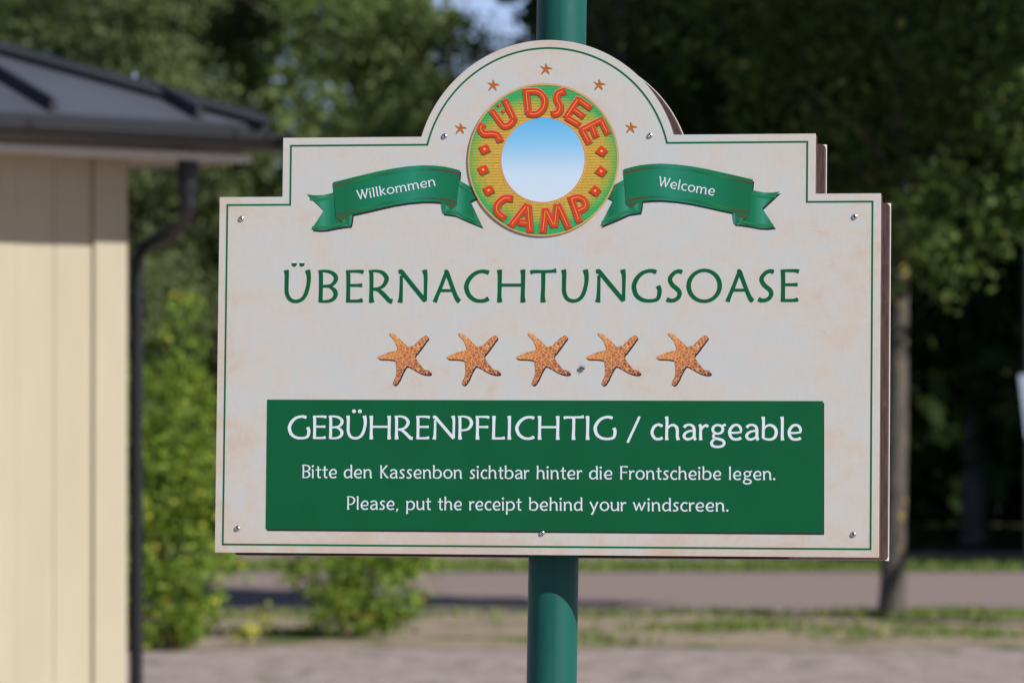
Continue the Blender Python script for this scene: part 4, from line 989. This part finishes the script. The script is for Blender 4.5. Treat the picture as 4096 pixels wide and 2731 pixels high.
# ------------------------------------------------------------------ kiosk with the black metal roof
HA = rad(40)
EC3 = Vector((px(1071 / 1.7415, 25.5), 25.5, 0))
hut = empty("timber_kiosk", EC3, (0, 0, HA)); tag(hut, "cream timber kiosk with a black metal hipped roof at the left edge", "kiosk")
EZ = 3.235
hut_m = Matrix.Translation(EC3) @ Matrix.Rotation(HA, 4, 'Z')
def wood_mat():
    t = NT("cream_cladding")
    f = t.noise(t.coord('Object', (2.2, 2.2, .6)), 2, 5, .6)
    return t.base(t.ramp(f, [(.3, (.322, .283, .210)), (.7, (.350, .308, .230))]), .6, 0, .35)
M_clad = wood_mat()
M_roof = flat("black_roof_metal", (.062, .066, .086), .40, .0, .6, .1, 2)
M_roof_shade = flat("shaded_roof_metal", (.018, .019, .026), .5, 0, .3, .1, 2)  # darker copy of the roof metal, shade on seams and caps painted in
M_gut = flat("dark_gutter_metal", (.007, .0075, .010), .42, .3, .6, .1, 5)
M_fascia = flat("pale_grey_trim", (.42, .40, .38), .6)
M_soffit = flat("soffit_board", (.30, .24, .19), .7)
OV, LX, LY = .548, 6.6, 5.2
WT = EZ - .19
mb = MB(); x = -OV - .199; pitch_ = .236; k = 0
while x > -LX + OV:
    x2 = max(x - pitch_ + .003, -LX + OV)
    mb.box((x2, OV + (.0025 if k % 2 else .0), -.05), (x, OV + .03, WT)); x -= pitch_; k += 1
mb.box((-LX + OV, OV + .02, -.05), (-OV - .012, OV + .12, WT - .002))
y = OV + .03
mb.box((-OV - .10, OV + .125, -.05), (-OV - .012, LY - OV, WT))
while y < LY - OV - .3:
    mb.box((-OV - .012, y, -.05), (-OV, y + pitch_ - .006, WT)); y += pitch_
mb.box((-LX + OV, LY - OV - .1, -.05), (-OV - .1, LY - OV, WT)); mb.box((-LX + OV, OV + .12, -.05), (-LX + OV + .1, LY - OV - .1, WT))
mb.build("wall", M_clad, hut)
mb = MB(); mb.box((-OV - .195, OV - .024, -.05), (-OV + .014, OV - .001, WT)); mb.box((-OV + .001, OV - .0008, -.05), (-OV + .014, OV + .16, WT)); mb.build("corner_board", M_clad, hut)
# pale apron added out of view to bounce light onto the kiosk wall
mb = MB(); mb.poly([hut_m @ Vector(p) for p in ((-8, -4.5, .012), (1.2, -4.5, .012), (1.2, .4, .012), (-8, .4, .012))]); ap = mb.build("added_bounce_apron", flat("pale_bounce_surface", (.54, .49, .42), .9, 0, .2, .1, 3)); tag(ap, kind='structure')
# hip roof
TP = math.tan(rad(21.5)); RH = LY / 2 * TP
def roof_z(x, y): return EZ + min(min(-x, x + LX), min(y, LY - y)) * TP
r1, r2 = (-LY / 2, LY / 2), (-LX + LY / 2, LY / 2)
top = lambda p: (p[0], p[1], roof_z(*p))
mb = MB()
C = [(0, 0), (-LX, 0), (-LX, LY), (0, LY)]
fs = [[C[0], r1, r2, C[1]], [C[3], r1, C[0]], [C[2], r2, r1, C[3]], [C[1], r2, C[2]]]
for f in fs:
    vs_ = [top(p) for p in f]; m_ = len(vs_)
    mb.add(vs_, [tuple(range(m_))]); mb.add([(a, b, c - .025) for a, b, c in vs_], [tuple(range(m_ - 1, -1, -1))])
for a, b in zip(C, C[1:] + C[:1]):
    mb.add([(*a, EZ), (*b, EZ), (*b, EZ - .025), (*a, EZ - .025)], [(0, 1, 2, 3)])
roof = mb.build("roof", M_roof, hut)
def seam(x0, y0, x1, y1, w, hgt, mat_mb):
    a, b = Vector(top((x0, y0))), Vector(top((x1, y1))); d = (b - a).normalized(); s = d.cross(Vector((0, 0, 1))).normalized() * w; u = Vector((0, 0, hgt))
    q = [a - s, a + s, a + s * .55 + u, a - s * .55 + u]; r_ = [b - s, b + s, b + s * .55 + u, b - s * .55 + u]
    mat_mb.add(q + r_, [(0, 1, 2, 3), (7, 6, 5, 4), (0, 4, 5, 1), (1, 5, 6, 2), (2, 6, 7, 3), (3, 7, 4, 0)])
for xs in np.arange(-.44, -LX + .2, -.92):
    mb = MB(); ym = min(-xs, xs + LX, LY / 2); seam(xs, .01, xs, ym - .02, .028, .072, mb); mb.build("roof_seam", M_roof_shade, roof)
for ys in np.arange(.5, LY - .3, .92):
    mb = MB(); m_ = min(ys, LY - ys); seam(-.01, ys, -m_ + .02, ys, .028, .072, mb); mb.build("roof_seam", M_roof_shade, roof)
for a, b in ((C[0], r1), (C[1], r2), (C[2], r2), (C[3], r1), (r1, r2)):
    mb = MB(); seam(a[0] + (0), a[1], b[0], b[1], .12, .05, mb); mb.build("hip_cap", M_roof_shade, roof)
mb = MB(); P0 = Vector(top((-.52, .52))) + Vector((0, -.03, .045)); mb.box(P0 - Vector((.012, .012, .02)), P0 + Vector((.012, .012, .025))); mb.build("ridge_clip", M_steel, roof)
# fascia, soffit, gutter
mb = MB(); mb.box((-LX, -.005, EZ - .085), (0, -.0005, EZ - .002)); mb.build("drip_edge", M_roof_shade, roof)
mb = MB(); mb.box((-LX + .10, .10, EZ - .185), (-.13, .125, EZ - .03)); mb.box((-.125, .10, EZ - .185), (-.10, LY - .1, EZ - .03)); mb.build("fascia", M_soffit, hut)
mb = MB(); mb.box((-LX + .06, .060, EZ - .200), (-.06, .098, EZ - .160)); mb.box((-.098, .099, EZ - .200), (-.06, LY - .1, EZ - .160)); mb.build("eaves_trim", M_fascia, hut)
mb = MB(); mb.box((-LX + .1, .126, EZ - .188), (-.126, OV + .11, EZ - .175)); mb.box((-.126 - .42, OV + .111, EZ - .188), (-.126, LY - .1, EZ - .175)); mb.build("soffit", M_soffit, hut)
GR, GZ = .084, EZ - .066
def gutter(mb, pts, r=GR, n=12):
    pts = [Vector(p) for p in pts]; rings = []
    for i, p in enumerate(pts):
        t_ = (pts[min(i + 1, len(pts) - 1)] - pts[max(i - 1, 0)]); t_.z = 0; t_.normalize(); s = Vector((t_.y, -t_.x, 0))
        ring = [p + s * math.cos(math.pi * k / n) * r - Vector((0, 0, math.sin(math.pi * k / n) * r)) for k in range(n + 1)]
        ring += [p + s * math.cos(math.pi * k / n) * (r - .004) - Vector((0, 0, math.sin(math.pi * k / n) * (r - .004))) for k in range(n, -1, -1)]
        rings.append(ring)
    m_ = len(rings[0]); vs_ = [q for r_ in rings for q in r_]
    mb.add(vs_, [(i * m_ + k, i * m_ + (k + 1) % m_, (i + 1) * m_ + (k + 1) % m_, (i + 1) * m_ + k) for i in range(len(pts) - 1) for k in range(m_)], True)
    for r_, rev in ((rings[0], True), (rings[-1], False)):
        h_ = m_ // 2
        mb.add(r_, [(k, k + 1, m_ - 2 - k, m_ - 1 - k) for k in range(h_ - 1)])
        mb.add(r_[:h_], [tuple(range(h_))])
mb = MB(); gutter(mb, [(-LX - .05, -.070, GZ), (0.0, -.070, GZ)])
p_l = lambda px_, pz, d: hut.matrix_basis.inverted() @ Vector((px(px_ / 1.7415, d), d, pz))
mb.tube([(x_, -.070 - GR + .004, GZ + .004) for x_ in (-LX - .05, 0.0)], .009, 8)
gut = mb.build("gutter", M_gut, hut)
hm = Matrix.Translation(EC3) @ Matrix.Rotation(HA, 4, 'Z')
hl_ = lambda v: hm.inverted() @ Vector(v)
mb = MB()
a_ = Vector((.004, -.070, GZ)); b_ = hl_((px(1190 / 1.7415, 25.4), 25.35, GZ - .02))
gutter(mb, [a_, a_.lerp(b_, .5), b_]); mb.build("gutter_end", M_gut, gut)
for xs in (-.33, -.12, -1.62, -2.55, -3.5):
    mb = MB()
    for k in range(10):
        a0, a1 = math.pi * k / 10, math.pi * (k + 1) / 10
        q = [(xs + s_, -.070 + sgn * math.cos(a) * (GR + .004), GZ + .004 - math.sin(a) * (GR + .004)) for sgn in (-1,) for a in (a0, a1) for s_ in (-.015, .015)]
        mb.add(q, [(0, 1, 3, 2)])
    mb.box((xs - .015, -.070 - GR - .005, GZ), (xs + .015, -.070 - GR + .006, GZ + .022))
    mb.build("gutter_bracket", M_gut, gut)
# downpipe
D0 = 25.35
def wpt(x2, y2, d): return hl_((px(x2, d), d, 1.6 + d * math.tan(rad(PITCH) + (784 - y2) / 11107)))
pp = [wpt(431, 368, D0), wpt(431, 440, D0), wpt(430, 482, D0), wpt(419, 512, D0 + .05), wpt(395, 534, D0 + .15), wpt(360, 552, D0 + .3), wpt(332, 568, D0 + .4), wpt(318, 592, D0 + .45), wpt(314, 620, D0 + .46), wpt(314, 700, D0 + .46)]
last = pp[-1]; pp += [Vector((last.x, last.y, 1.2)), Vector((last.x, last.y, .05))]
q = smooth_path([tuple(v) for v in pp[:10]], 4); q = [Vector(v) for v in q] + pp[10:]
mb = MB(); mb.tube(q, [.056] * 5 + [.048] * 5 + [.042] * 11 + [.035] * (len(q) - 21), 16); dp = mb.build("downpipe", M_gut, hut)
for z in (1.15, 2.1):
    mb = MB(); mb.tube([(last.x, last.y, z), (last.x, last.y, z + .06)], .035, 16); mb.box((last.x - .16, last.y - .008, z + .015), (last.x, last.y + .008, z + .045)); mb.build("pipe_clip", M_gut, dp)
